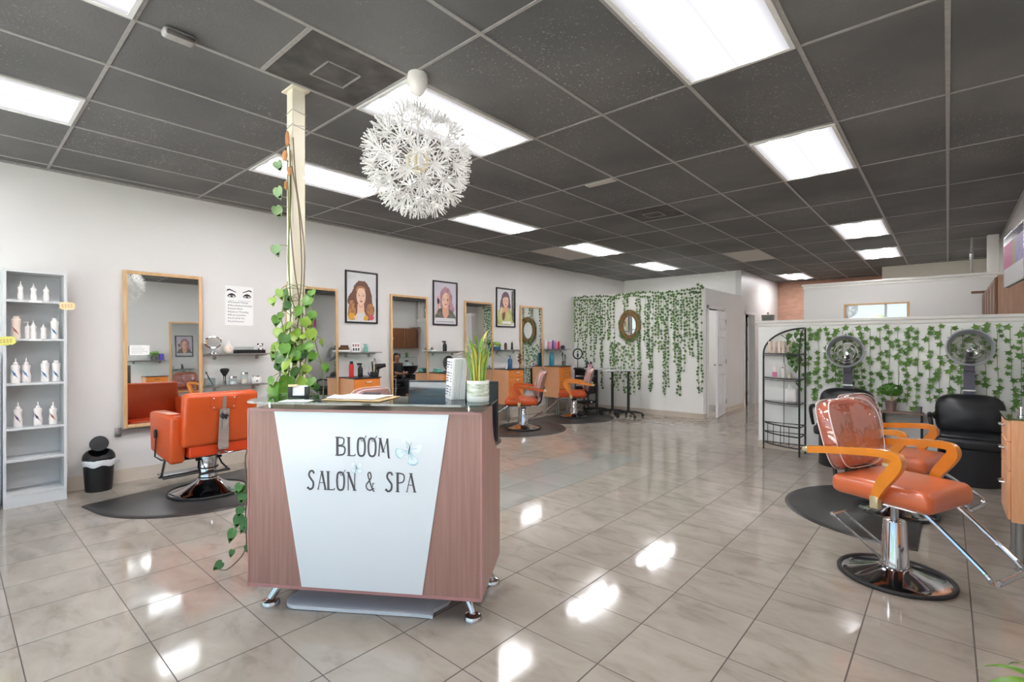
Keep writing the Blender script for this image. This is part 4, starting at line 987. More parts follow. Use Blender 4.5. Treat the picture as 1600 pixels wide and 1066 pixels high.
B().box((0.50, 0, 0.095), (0.17, 0.46, 0.012), (0, R(-8), 0)).build('foot_plate', 'brushed', ft, smooth=False)
B().box((0.345, 0, 0.385), (0.035, 0.44, 0.03), (0, R(27), 0)).build('calf_pad_edge', 'orange', ft, smooth=False)

# ================================================================== styling stations
def mirror(y0, label, side='L', zb=0.55, zt=2.145, w_=0.706, group='tall wood-framed mirrors'):
    """leaning a little: the foot stands off the wall on a rail. local x out of the wall, y along it"""
    t = thing('wall_mirror', label, 'mirror', (WL if side == 'L' else WR, y0 + w_ / 2, 0), 0 if side == 'L' else PI, group)
    h = zt - zb; a = R(-1.05); fw, ft = 0.034, 0.024
    cx, cz = 0.035, (zb + zt) / 2
    b = B().at((cx, 0, cz), (0, a, 0))
    for s in (-1, 1): b.rbox((0, s * (w_ / 2 - fw / 2), 0), (ft, fw, h), 0.004, 2).rbox((0, 0, s * (h / 2 - fw / 2)), (ft, w_ - 2 * fw + 0.002, fw), 0.004, 2)
    b.build('frame', 'pale_wood', t)
    B().at((cx, 0, cz), (0, a, 0)).bx(-0.006, 0.0, -w_ / 2 + fw - 0.004, w_ / 2 - fw + 0.004, -h / 2 + fw - 0.004, h / 2 - fw + 0.004).build('mirror_glass', 'mirror', t, smooth=False)
    B().at((cx, 0, cz), (0, a, 0)).bx(-0.010, -0.0065, -w_ / 2 + fw - 0.01, w_ / 2 - fw + 0.01, -h / 2 + 0.01, h / 2 - 0.01).build('backing', 'black_plastic', t, smooth=False)
    return t
def foot_rail(y0, label):
    t = thing('mirror_rail', label, 'rail', (WL, y0, 0.51))
    B().bx(0.02, 0.05, -0.02, 0.69, 0.0, 0.022).build('bar', 'brushed', t, smooth=False)
    for yy in (-0.035, 0.68): B().rbox((0.012, yy, 0.005), (0.022, 0.05, 0.09), 0.006).build('end_bracket', 'brushed', t)
MY = [1.173, 2.81, 4.362, 5.872, 7.355]
ML = ['tall mirror behind the orange barber chair, nearest on the left wall', 'tall mirror half hidden behind the climbing plant and post', 'tall mirror between the first and second black-framed posters', 'tall mirror behind the potted grass, between the second and third posters', 'farthest tall mirror on the left wall, reflecting the ivy partition']
for y, l in zip(MY, ML): mirror(y, l)
for y, n in zip(MY, ('nearest', 'second', 'third', 'fourth', 'farthest')): foot_rail(y, 'grey metal rail carrying the foot of the %s left-wall mirror' % n)
mirror(3.285, 'tall mirror on the right wall opposite the barber chair, seen only in reflection', 'R')
mirror(4.815, 'second tall mirror on the right wall, seen only in reflection', 'R')
# notice stuck on the first mirror
t = thing('paper_notice', 'small white printed notice stuck on the lower left of the nearest mirror', 'notice', (WL + 0.0505, 1.305, 1.335))
B().at((0, 0, 0), (0, R(-1.05), 0)).bx(0, 0.0006, -0.085, 0.085, -0.05, 0.05).build('sheet', 'paper', t, smooth=False)
b = B().at((0, 0, 0), (0, R(-1.05), 0))
for k in range(5): b.bx(0.0007, 0.001, -0.07, random.uniform(.02, .07), 0.032 - k * 0.016, 0.038 - k * 0.016)
b.build('printed_lines', 'paper_grey', t, smooth=False)

def shelf(y0, y1, z, label, side='L', dpt=0.20):
    x0 = WL if side == 'L' else WR
    t = thing('glass_shelf', label, 'shelf', (x0, (y0 + y1) / 2, z), 0 if side == 'L' else PI, 'grey glass wall shelves')
    L = y1 - y0
    B().bx(0.004, dpt, -L / 2, L / 2, -0.010, 0.0).build('glass_plate', 'table_glass', t, smooth=False)
    b = B().bx(0.0, 0.012, -L / 2 - 0.03, L / 2 + 0.03, -0.026, -0.011)
    b.bx(dpt - 0.008, dpt + 0.002, -L / 2, L / 2, -0.014, 0.0015)
    b.build('rail', 'brushed', t, smooth=False)
    for s in (-1, 1):
        B().bx(0.0, dpt - 0.03, s * (L / 2 - 0.09) - 0.010, s * (L / 2 - 0.09) + 0.010, -0.026, -0.0105).bx(0.0, 0.015, s * (L / 2 - 0.09) - 0.016, s * (L / 2 - 0.09) + 0.016, -0.07, -0.011).build('bracket', 'brushed', t, smooth=False)
    return t
SZ = 1.290
shelf(1.92, 2.56, SZ, 'upper glass shelf beside the nearest mirror, holding an oval mirror and black tray')
shelf(1.92, 2.52, 0.935, 'lower glass shelf beside the nearest mirror, holding jars and a fan brush')
shelf(3.56, 4.10, SZ - .005, 'glass shelf under the first black-framed poster')
shelf(5.10, 5.70, SZ - .01, 'glass shelf under the second black-framed poster')
shelf(6.62, 7.26, SZ, 'glass shelf under the third black-framed poster')
shelf(8.14, 8.80, SZ, 'glass shelf with pink bottles nearest the ivy partition')
shelf(2.55, 3.20, SZ, 'glass shelf on the right wall with a plant, seen only in the mirror', 'R')

def cabinet(y0, label, side='L', w_=0.40, dp_=0.40, z0=0.31, z1=0.935, wood='cab_orange', glass=False, group='wooden station cabinets'):
    x0 = WL if side == 'L' else WR
    t = thing('station_cabinet', label, 'cabinet', (x0, y0 + w_ / 2, 0), 0 if side == 'L' else PI, group)
    b = B().bx(0.01, dp_ - 0.018, -w_ / 2, w_ / 2, z0, z1); b.build('carcass', 'cab_wood' , t, smooth=False)
    B().bx(0.005, dp_ + 0.01, -w_ / 2 - 0.008, w_ / 2 + 0.008, z1, z1 + 0.012).build('worktop', 'table_glass' if glass else 'black_plastic', t, smooth=False)
    hs = [0.13, 0.15, 0.15, 0.185] if not glass else [0.13, 0.18, 0.30]; z = z1 - 0.004
    for k, h in enumerate(hs):
        d = B().rbox((dp_ - 0.009, 0, z - h / 2), (0.018, w_ - 0.006, h - 0.005), 0.003, 1).build('drawer', wood, t)
        B().tube([(dp_, -0.05, z - h * .35), (dp_ + 0.022, -0.042, z - h * .35), (dp_ + 0.022, 0.042, z - h * .35), (dp_, 0.05, z - h * .35)], 0.006, 6).build('handle', 'steel', d)
        z -= h
    for x in (0.06, dp_ - 0.06):
        for y in (-w_ / 2 + 0.05, w_ / 2 - 0.05):
            B().cyl((x, y, 0.018), (x, y, z0), 0.021, n=14).cyl((x, y, 0), (x, y, 0.02), 0.025, n=14).build('leg', 'brushed', t)
    return t
cabinet(3.54, 'wooden station cabinet with spray cans on top, behind the reception desk')
cabinet(5.08, 'wooden station cabinet holding a round hand mirror, behind the booklets')
cabinet(6.60, 'wooden station cabinet with a blue bottle on top, beside the nearer far-left chair')
cabinet(8.13, 'farthest wooden station cabinet, teal bottle on top, beside the black trolley')
cabinet(4.31, 'pale wooden drawer cabinet on chrome legs at the right edge of the picture', 'R', dp_=0.345, w_=0.44, z0=0.305, z1=0.93, wood='cab_wood', glass=True)
cabinet(2.78, 'wooden drawer cabinet on the right wall under the plant shelf, seen only in the mirror', 'R', dp_=0.345)

# ================================================================== posters
def poster(y0, y1, z0, z1, draw, label, group=None, frame_=0.022):
    t = thing('framed_poster', label, 'poster', (WL, (y0 + y1) / 2, (z0 + z1) / 2), 0, group)
    w_, h = y1 - y0, z1 - z0; b = B()
    for s in (-1, 1): b.rbox((0.012, s * (w_ / 2 - frame_ / 2), 0), (0.024, frame_, h), 0.003, 1).rbox((0.012, 0, s * (h / 2 - frame_ / 2)), (0.024, w_ - 2 * frame_, frame_), 0.003, 1)
    b.build('frame', 'poster_black', t)
    names = []; b = B(); lay = [0.006]
    def put(poly, m):
        if m not in names: names.append(m)
        lay[0] += 0.00025
        b.mat(names.index(m)).add([(lay[0], (a - .5) * (w_ - 2 * frame_), (c - .5) * (h - 2 * frame_)) for a, c in poly], [tuple(range(len(poly)))])
    draw(put)
    b.build('print', names, t, smooth=False)
def wavy(pts, amp, seed):
    rnd = random.Random(seed); P = catmull([(a, c, 0) for a, c in pts + [pts[0]]], 5)[:-1]
    return [(q.x + rnd.uniform(-amp, amp), q.y + rnd.uniform(-amp, amp)) for q in P]
FULL = [(0, 0), (1, 0), (1, 1), (0, 1)]
def face(put, cx, cy_, sx, sy, skin='pic_skin', shade='pic_shade', tilt=0.0, lip='pic_lip'):
    put(ellipse(cx, cy_, sx, sy, 28), skin)
    put([(cx - sx * .72, cy_ - sy * .35), (cx + sx * .72, cy_ - sy * .35), (cx + sx * .4, cy_ - sy * .86), (cx, cy_ - sy * 1.02), (cx - sx * .4, cy_ - sy * .86)], skin)
    for s in (-1, 1):
        put(ellipse(cx + s * sx * .44, cy_ + sy * .02, sx * .22, sy * .085, 12), 'pic_shade' if shade else skin)
        put(ellipse(cx + s * sx * .44, cy_ + sy * .01, sx * .15, sy * .05, 12), 'paper'); put(ellipse(cx + s * sx * .44, cy_ + sy * .01, sx * .07, sy * .055, 10), 'pic_dark')
        put([(cx + s * sx * .2, cy_ + sy * .17), (cx + s * sx * .46, cy_ + sy * .25), (cx + s * sx * .74, cy_ + sy * .17), (cx + s * sx * .46, cy_ + sy * .21)], 'pic_hair')
        put(ellipse(cx + s * sx * .09, cy_ - sy * .34, sx * .06, sy * .03, 8), shade)
    put([(cx - sx * .05, cy_ - sy * .02), (cx + sx * .03, cy_ - sy * .02), (cx + sx * .12, cy_ - sy * .33), (cx + sx * .02, cy_ - sy * .36)], shade if shade == 'pic_skin2' else 'pic_skin2')
    put(ellipse(cx, cy_ - sy * .56, sx * .28, sy * .075, 14), lip)
def pic1(put):
    put(FULL, 'poster_white')
    for k in range(3): put([(.05, .93 - k * .025), (.36 - .06 * k, .93 - k * .025), (.36 - .06 * k, .938 - k * .025), (.05, .938 - k * .025)], 'paper_grey')
    put(wavy([(.2, .62), (.3, .78), (.45, .84), (.62, .82), (.76, .72), (.84, .55), (.86, .40), (.95, .26), (.85, .10), (.70, .04), (.6, .2), (.4, .2), (.30, .06), (.12, .04), (.05, .14), (.10, .30), (.03, .40), (.08, .52)], .012, 3), 'pic_hair')
    put(wavy([(.10, .40), (.22, .42), (.30, .24), (.28, .10), (.12, .06), (.05, .18)], .015, 5), 'pic_hair_low'); put(wavy([(.72, .36), (.86, .36), (.92, .2), (.8, .08), (.7, .1), (.66, .24)], .015, 6), 'pic_hair_low')
    put([(.36, .36), (.58, .36), (.60, .16), (.74, .08), (.62, .0), (.34, .0), (.24, .08), (.35, .18)], 'pic_skin')
    put([(.36, .18), (.56, .18), (.62, .0), (.34, .0)], 'poster_white'); put([(.38, .36), (.56, .36), (.54, .30), (.44, .28)], 'pic_skin2')
    face(put, .48, .53, .155, .20)
    put(wavy([(.30, .66), (.36, .72), (.48, .73), (.60, .71), (.66, .64), (.58, .68), (.48, .69), (.38, .67), (.335, .58)], .006, 8), 'pic_hair_low')
    put(wavy([(.06, .05), (.2, .04), (.26, .13), (.16, .18), (.07, .13)], .012, 9), 'pic_gold'); put(wavy([(.56, .04), (.68, .03), (.70, .12), (.6, .12)], .01, 10), 'pic_gold')
    put(wavy([(.74, .05), (.88, .04), (.90, .13), (.78, .15)], .012, 11), 'pic_pink')
def pic2(put):
    put(FULL, 'pic_lilac')
    put(wavy([(.28, .72), (.36, .84), (.52, .90), (.70, .84), (.80, .70), (.82, .52), (.92, .38), (.84, .28), (.70, .34), (.4, .36), (.28, .44), (.26, .58)], .014, 21), 'pic_hair_pink')
    put([(.05, .20), (.22, .36), (.40, .40), (.66, .38), (.86, .30), (.98, .18), (.98, .10), (.05, .10)], 'pic_grey')
    put([(.38, .44), (.64, .44), (.66, .24), (.56, .14), (.46, .14), (.38, .26)], 'pic_skin2')
    face(put, .52, .58, .17, .19, 'pic_skin', 'pic_skin2')
    put([(.56, .72), (.68, .70), (.69, .55), (.62, .42), (.56, .46), (.60, .58)], 'pic_skin2'); put(ellipse(.605, .585, .04, .014, 10), 'pic_dark')
    put(wavy([(.30, .68), (.40, .82), (.54, .86), (.52, .78), (.40, .70), (.36, .56), (.32, .44), (.27, .52)], .008, 23), 'pic_hair_pink')
    put(wavy([(.13, .66), (.2, .66), (.24, .54), (.2, .36), (.08, .2), (.15, .40)], .008, 24), 'pic_skin2'); put(wavy([(.14, .60), (.22, .60), (.23, .50), (.16, .48)], .006, 25), 'pic_dark')
    put([(.05, .03), (.95, .03), (.95, .145), (.05, .145)], 'poster_white')
    for k, (a, c) in enumerate(((.1, .86), (.08, .9))): put([(a, .10 - k * .05), (c, .10 - k * .05), (c, .112 - k * .05), (a, .112 - k * .05)], 'ink' if k else 'paper_grey')
def pic3(put):
    put(FULL, 'poster_white'); put([(.84, .1), (1, .1), (1, 1), (.84, .96)], 'pic_grey')
    put(wavy([(.26, .74), (.34, .88), (.5, .94), (.66, .88), (.74, .74), (.78, .54), (.70, .42), (.26, .44), (.18, .54), (.22, .66)], .016, 31), 'pic_hair_plum')
    put(wavy([(.02, .04), (.04, .30), (.14, .46), (.36, .50), (.68, .50), (.82, .40), (.88, .2), (.84, .04)], .01, 32), 'pic_dress')
    put([(.40, .54), (.62, .54), (.60, .40), (.44, .22), (.36, .30)], 'pic_skin2'); put(wavy([(.32, .34), (.46, .38), (.44, .2), (.32, .16)], .012, 33), 'pic_hair')
    face(put, .50, .68, .17, .16, 'pic_skin', 'pic_skin2')
    put(wavy([(.30, .76), (.40, .86), (.62, .86), (.70, .76), (.54, .80), (.42, .78)], .012, 34), 'pic_hair_plum')
    put(wavy([(.16, .34), (.24, .52), (.30, .52), (.30, .44), (.24, .32)], .008, 35), 'pic_skin'); put([(.3, .06), (.8, .06), (.8, .13), (.3, .13)], 'paper')
poster(3.632, 4.150, 1.690, 2.425, pic1, 'black-framed poster of a woman with long brown waves, nearest of three', 'black-framed hair posters')
poster(5.185, 5.715, 1.705, 2.432, pic2, 'black-framed poster of a pink-haired face, middle of three', 'black-framed hair posters')
poster(6.680, 7.213, 1.712, 2.445, pic3, 'black-framed poster of a woman in a pale green top, farthest of three', 'black-framed hair posters')

# unframed price sign with two eyes
t = thing('eye_sign', 'white sheet sign with two made-up eyes above a list of beauty services', 'sign', (WL, 2.275, 1.846))
B().bx(0.0005, 0.003, -0.154, 0.154, -0.229, 0.229).build('sheet', 'paper', t, smooth=False)
names = ['ink', 'poster_black', 'paper_grey']; b = B(); YY = [0.0033]
def pt(P, m, dz=0.0): b.mat(m).add([(YY[0] + dz, a, c) for a, c in P], [tuple(range(len(P)))])
for s, cx in ((-1, -0.085), (1, 0.085)):
    pt([(cx - s * -.055 * 1, .165), (cx + s * .045, .187), (cx + s * .02, .192), (cx - s * .05, .160), (cx - s * .05, .152), (cx + s * .02, .178)], 1)
    pt([(cx - .048, .108), (cx - .03, .134), (cx, .144), (cx + .03, .134), (cx + .048, .108), (cx + .025, .094), (cx - .025, .094)], 1)
    pt(ellipse(cx, .108, .036, .012, 16), 2, .0003); pt(ellipse(cx, .109, .014, .014, 12), 1, .0006); pt(ellipse(cx + .004, .113, .004, .004, 8), 2, .0009)
b.mat(0)
for k, s_ in enumerate(('Permanent Makeup', 'Microblading & Shading', 'Ombre Brow', 'Eyebrow Threading', 'Brow Lamination', 'Lash Lift & Tint', 'Lash Extension')):
    z = 0.030 - k * 0.037
    text_mesh(b, s_, 0.028, lambda x, y: (0.0036, -0.105 + x * .92, z + y)); b.bx(0.0033, 0.0036, -0.122, -0.112, z + .004, z + .016)
b.mat(2)
for (x0, x1) in ((-.11, -.06), (-.02, .13)): b.bx(0.0033, 0.0036, x0, x1, .055, .062)
b.build('printing', names, t, smooth=False)
# ================================================================== grey bookcase with bottles
t = thing('bookcase', 'narrow grey-white bookcase with white bottles on its upper shelves', 'bookcase', (WL + 0.012, 0.519, 0))
BW, BD, BH = 0.405, 0.268, 2.042
b = B().bx(0, BD, -BW / 2, -BW / 2 + 0.02, 0, BH); b.build('side_panel', 'grey_board', t, smooth=False)
B().bx(0, BD, BW / 2 - 0.02, BW / 2, 0, BH).build('side_panel', 'grey_board', t, smooth=False)
B().bx(0, BD, -BW / 2 + 0.02, BW / 2 - 0.02, BH - 0.025, BH - 0.003).build('top_panel', 'grey_board', t, smooth=False)
B().bx(0, 0.006, -BW / 2 + 0.02, BW / 2 - 0.02, 0.02, BH - 0.03).build('back_panel', 'grey_board', t, smooth=False)
B().bx(BD - 0.02, BD - 0.004, -BW / 2 + 0.02, BW / 2 - 0.02, 0.0, 0.095).build('plinth', 'grey_board', t, smooth=False)
SH = [1.777, 1.444, 1.06, 0.675, 0.405, 0.115]
for z in SH: B().bx(0.006, BD - 0.006, -BW / 2 + 0.02, BW / 2 - 0.02, z - 0.018, z).build('shelf', 'grey_board', t, smooth=False)
for z in SH[:2]: tag(B().bx(0, 0.0006, -0.04, 0.04, -0.009, 0.009).build('shelf_label', 'paper', None, (WL + 0.012 + BD - 0.0055, 0.515, z - 0.009), smooth=False), 'small paper price strip on the %s shelf edge of the grey bookcase' % ('top' if z > 1.5 else 'second'), 'price label')

def bottle(x, y, z, r, h, kind, label, body='bottle_white', mark=None, cap=None, cat='bottle', group=None, rz=0):
    t = thing('bottle', label, cat, (x, y, z + 0.0005), rz, group)
    if group and group.startswith('white hair'): r *= .88
    cap = cap or body
    if kind == 'nozzle':
        B().lathe([(0, 0), (r * .95, 0), (r, .004), (r, h * .30), (r * .82, h * .42), (r * .80, h * .52), (r * .98, h * .66), (r * .80, h * .72), (r * .3, h * .74), (0, h * .74)], 18).build('body', body, t)
        B().lathe([(0, h * .735), (r * .52, h * .735), (r * .5, h * .80), (r * .2, h * .84), (r * .12, h), (0, h)], 14).build('nozzle', cap, t)
    elif kind == 'can':
        B().lathe([(0, 0), (r * .96, 0), (r, .004), (r * .86, h * .3), (r * .84, h * .5), (r, h * .80), (r * .94, h * .86), (r * .62, h * .90), (0, h * .90)], 18).build('body', body, t)
        B().lathe([(0, h * .895), (r * .60, h * .895), (r * .60, h * .975), (r * .5, h), (0, h)], 14).build('cap', cap, t)
    elif kind == 'cyl':
        B().lathe([(0, 0), (r * .96, 0), (r, .004), (r, h * .78), (r * .9, h * .82), (0, h * .82)], 18).build('body', body, t)
        B().lathe([(0, h * .815), (r * .72, h * .815), (r * .7, h * .99), (r * .62, h), (0, h)], 14).build('cap', cap, t)
    elif kind == 'pump':
        B().lathe([(0, 0), (r * .96, 0), (r, .004), (r, h * .66), (r * .8, h * .73), (r * .35, h * .76), (0, h * .76)], 18).build('body', body, t)
        B().cyl((0, 0, h * .75), (0, 0, h * .95), r * .16, n=8).cyl((0, 0, h * .76), (0, 0, h * .82), r * .42, n=12).rbox((0, -r * .55, h * .97), (r * .5, r * 1.9, h * .05), .003).build('pump', cap, t)
    elif kind == 'spray':
        B().lathe([(0, 0), (r * .96, 0), (r, .004), (r, h * .55), (r * .75, h * .66), (r * .36, h * .74), (0, h * .74)], 18).build('body', body, t)
        B().cyl((0, 0, h * .73), (0, 0, h * .80), r * .42, n=12).rbox((0, -r * .35, h * .88), (r * .8, r * 1.9, h * .13), .006).tube([(0, -r * .5, h * .84), (0, -r * 1.15, h * .76), (0, -r * 1.0, h * .68)], r * .13, 6).cyl((0, -r * 1.25, h * .90), (0, -r * 1.6, h * .90), r * .18, n=8).build('trigger_head', cap, t)
    elif kind == 'tube':
        B().lathe([(0, 0), (r * .98, 0), (r, .003), (r, h * .96), (r * .9, h), (0, h)], 16).build('body', body, t)
    if mark:
        b = B()
        for k in range(3):
            a0 = R(-35 + 18 * k); P = []
            for q in range(5):
                a = a0 + R(9 * q); zz = h * (.52 - .05 * k - .055 * q); rr = r * (.93 if kind in ('nozzle', 'can') else 1.0) + .0012
                P.append(Vector((rr * math.cos(a), rr * math.sin(a), zz)))
            b.tube(P, .0022, 4)
        b.build('label_mark', mark, t)
    return t
bx0 = WL + 0.012 + 0.175
def bsh(pxx):
    u = (pxx / 2.6 - 800) / 776; return bx0 * (math.cos(th_) + u * math.sin(th_)) / (-math.sin(th_) + u * math.cos(th_))
place = ('leftmost', 'second from the left', 'third from the left', 'fourth from the left', 'rightmost')
rows = [
 (SH[0], 'top shelf', [(83, .024, .165, 'nozzle', None), (135, .024, .155, 'nozzle', None), (187, .024, .152, 'nozzle', None)]),
 (SH[1], 'second shelf', [(65, .036, .195, 'can', 'mark_red'), (113, .022, .150, 'pump', None), (134, .024, .162, 'nozzle', None), (176, .024, .138, 'nozzle', None), (221, .033, .185, 'can', 'mark_blue')]),
 (SH[2], 'third shelf', [(62, .036, .215, 'nozzle', 'mark_blue'), (107, .035, .215, 'nozzle', 'mark_blue'), (182, .034, .190, 'can', 'mark_blue'), (228, .034, .190, 'can', 'mark_blue')]),
 (SH[3], 'fourth shelf', [(74, .034, .215, 'nozzle', 'mark_purple'), (154, .035, .210, 'nozzle', 'mark_purple'), (215, .034, .20, 'nozzle', 'mark_red')])]
for z, nm, its in rows:
    n = len(its)
    for k, (pxx, r, h, kind, mk) in enumerate(its):
        where = 'leftmost' if k == 0 else 'rightmost' if k == n - 1 else ('middle one' if n == 3 else place[k])
        what = {'nozzle': 'white nozzle bottle', 'can': 'white round-shouldered spray can', 'pump': 'small white pump bottle'}[kind]
        bottle(bx0 + random.uniform(-.02, .02), bsh(pxx), z, r, h, kind, '%s, %s of grey bookcase, %s' % (what, nm, where), 'bottle_cream' if mk == 'mark_red' and kind == 'can' else 'bottle_white', mk, group='white hair-care bottles on the bookcase', rz=R(-15))
def burst(y, z, m, label, s=1.0, ry=0.0):
    P = []
    for k in range(28):
        a = 2 * PI * k / 28; f_ = 1.0 if k % 2 else .80
        P.append((.060 * s * f_ * (abs(math.cos(a)) ** .6) * (1 if math.cos(a) > 0 else -1), .038 * s * f_ * (abs(math.sin(a)) ** .6) * (1 if math.sin(a) > 0 else -1)))
    t = thing('price_tag', label, 'price tag', (WL + 0.012 + BD + 0.004, y, z))
    c, q = math.cos(ry), math.sin(ry)
    B().prism([(a * c - e_ * q, a * q + e_ * c) for a, e_ in P], 0, 0.002, lambda a, e_, d: (d, a, e_)).build('card', m, t, smooth=False)
    b = B()
    for k in range(2):
        for j in range(4): b.box((0.0023, (-.032 + j * .02) * c - (.008 - k * .017) * q, (-.032 + j * .02) * q + (.008 - k * .017) * c), (.0006, .012, .006), (ry, 0, 0))
    b.build('scribble', 'mark_red', t, smooth=False)
burst(0.723, 1.742, 'peach_tag', 'peach star-edged price tag on the right side of the grey bookcase', 1.0, R(2))
burst(0.335, 1.425, 'yellow_tag', 'yellow star-edged price tag on the left side of the grey bookcase', 1.1, R(6))
t = thing('banner_stand', 'purple upright panel at the far left edge beside the bookcase', 'panel', (WL + 0.10, 0.262, 0))
B().bx(0, 0.16, -0.02, 0.02, 0.03, 1.30).build('panel', 'purple', t, smooth=False); B().rbox((0.08, 0, 0.015), (0.22, 0.08, 0.03), 0.006).build('base', 'black_plastic', t)

# ------------------------------------------------------------------ swing-top waste bin
t = thing('waste_bin', 'black bin with its round lid flipped open and a white liner', 'waste bin', (WL + 0.155, 0.965, 0), R(-12))
B().lathe([(0, 0.004), (0.095, 0.0), (0.098, 0.012), (0.112, 0.27), (0.112, 0.30), (0.105, 0.30), (0.09, 0.03), (0, 0.03)], 28, sx=.92, sy=1.06).build('body', 'black_plastic', t)
b = B().lathe([(0.1135, 0.24), (0.119, 0.262), (0.118, 0.295), (0.1135, 0.302)], 28, sx=.92, sy=1.06, cap=False)
b.v = [Vector((q.x, q.y, q.z + .010 * math.sin(5 * math.atan2(q.y, q.x)))) for q in b.v]
b.add([(0.04, .118, .275), (0.07, .16, .285), (0.05, .165, .262), (0.03, .12, .245)], [(0, 1, 2, 3)]); b.build('bag_liner', 'bag_white', t)
# hood: dome cut away toward the front
b = B(); n = 28; prof = [(.118, .298), (.119, .315), (.112, .345), (.095, .372), (.075, .385)]; vs = []
for k, (r_, z) in enumerate(prof):
    for i in range(n):
        a = 2 * PI * i / n; drop = 0.75 * max(0, math.cos(a)) * (z - .315) if z > .315 else 0
        vs.append((r_ * .92 * math.cos(a), r_ * 1.06 * math.sin(a), z - drop))
b.add(vs, [(k * n + i, k * n + (i + 1) % n, (k + 1) * n + (i + 1) % n, (k + 1) * n + i) for k in range(4) for i in range(n)]); b.build('hood', 'black_plastic', t)
b = B().at((-0.045, 0, .437), (0, R(78), 0)).lathe([(0, -.006), (.070, -.006), (.074, 0), (.070, .006), (0, .008)], 28); b.build('flip_lid', 'black_plastic', t)

# ================================================================== things on the left-wall shelves and cabinets
def wy(pxx, X): # where a sight line at this picture column meets the plane x = X
    u = (pxx - 800) / 776; return X * (math.cos(th_) + u * math.sin(th_)) / (-math.sin(th_) + u * math.cos(th_))
XS = WL + 0.11; S1 = SZ + 0.0005; S2 = 0.9355
t = thing('tabletop_mirror', 'small oval tabletop mirror on the upper shelf beside the nearest mirror', 'mirror', (XS, wy(333, XS), S1))
B().torus((0, 0, .125), .075, .008, 28, 8, rot=(0, PI / 2, 0), sx=.82, sy=1.12).build('rim', 'chrome', t)
B().at((0, 0, .125), (0, PI / 2, 0)).lathe([(0, -.003), (.072, -.003), (.072, .003), (0, .003)], 28, sx=.82, sy=1.12).build('glass', 'mirror', t)
B().lathe([(0, 0), (.042, 0), (.040, .006), (.012, .012), (.006, .03), (.006, .056), (0, .057)], 20).build('foot', 'chrome', t)
t = thing('lidded_jar', 'round cream jar with a dark painted design and a knobbed lid on the upper shelf', 'jar', (XS, wy(357, XS), S1))
B().lathe([(0, 0), (.035, 0), (.050, .02), (.052, .045), (.044, .075), (.024, .092), (0, .093)], 22).build('body', 'bottle_cream', t)
B().lathe([(0, .092), (.026, .092), (.022, .105), (.010, .115), (.014, .128), (.010, .143), (0, .146)], 18).build('lid', 'bottle_white', t)
b = B()
for k, (y, z) in enumerate(((-.018, .045), (0, .058), (.018, .045), (-.01, .030), (.012, .030), (0, .044))): b.ell((.0475 - abs(y) * .25, y, z), (.004, .006, .005), 8, 6)
b.build('painted_design', 'pic_dark', t)
t = thing('cosmetic_tray', 'long black divided tray with a clear lid on the upper shelf', 'tray', (XS, wy(390, XS), S1))
b = B().bx(-.05, .05, -.16, .16, 0, .006).bx(-.05, -.045, -.16, .16, 0, .04).bx(.045, .05, -.16, .16, 0, .04)
for y in (-.16, .04, .155): b.bx(-.05, .05, y, y + .005, 0, .04)
b.build('tray', 'black_plastic', t, smooth=False)
B().bx(-.045, .045, -.155, .03, .041, .075).build('clear_lid', 'clear', t, smooth=False)
t = thing('ornament', 'small black-and-white animal ornament on the right end of the black tray', 'ornament', (XS + .01, wy(406, XS), S1 + .0065))
B().ell((0, 0, .03), (.022, .024, .032), 14, 10).ell((.004, 0, .075), (.024, .03, .024), 14, 10).build('body', 'bottle_white', t)
b = B()
for s in (-1, 1): b.ell((0, s * .024, .097), (.010, .012, .012), 10, 8).ell((.024, s * .012, .078), (.005, .008, .008), 8, 6).ell((.016, s * .022, .035), (.012, .008, .016), 8, 6)
b.ell((.028, 0, .068), .004, 8, 6).build('black_patches', 'black_plastic', t)
# lower shelf
t = thing('acrylic_caddy', 'clear acrylic box with a black tool and tweezers leaning in it, lower shelf', 'caddy', (XS, wy(326, XS) + .01, S2))
b = B()
for s in (-1, 1): b.bx(-.045, .045, s * .045, s * .042, 0, .085).bx(s * .045, s * .042, -.042, .042, 0, .085)
b.bx(-.042, .042, -.042, .042, 0, .003); b.build('box', 'clear', t, smooth=False)
B().cyl((.01, .03, .006), (0, -.03, .135), .005, n=8).cyl((0, -.03, .135), (0, -.036, .155), .009, n=8).build('black_tool', 'black_plastic', t); B().tube([(.0, .035, .006), (.01, .0, .06), (.02, -.03, .10)], .003, 6).build('tweezers', 'steel', t)
t = thing('powder_brush', 'black fan-shaped powder brush standing in a clear holder on the lower shelf', 'brush', (XS, wy(351, XS), S2))
B().lathe([(0, 0), (.022, 0), (.022, .045), (.019, .045), (.019, .004), (0, .004)], 18).build('holder', 'clear', t)
B().cyl((0, .006, .005), (0, .006, .105), .007, n=10).cyl((0, -.010, .005), (0, -.010, .105), .005, n=10).build('handle', 'black_plastic', t)
B().lathe([(0, .095), (.014, .098), (.03, .125), (.046, .155), (.050, .172), (.036, .186), (0, .190)], 20, sx=.55).build('bristles', 'hair_black', t)
def jar(pxx, r, h, label, fill, lidr=None):
    t = thing('glass_jar', label, 'jar', (XS, wy(pxx, XS), S2))
    B().lathe([(0, 0), (r, 0), (r, h), (r * .95, h)], 22).build('glass', 'clear', t)
    B().lathe([(0, .004), (r * .93, .004), (r * .93, h * .5), (0, h * .52)], 20).build('contents', fill, t)
    B().lathe([(0, h), (r * 1.04, h), (r * 1.04, h + .018), (0, h + .02)], 22).build('lid', 'chrome', t)
jar(364, .040, .075, 'short glass jar of cotton with a silver lid on the lower shelf', 'paper'); jar(382, .037, .115, 'tall glass jar with a silver lid and pinkish contents on the lower shelf', 'bottle_cream')
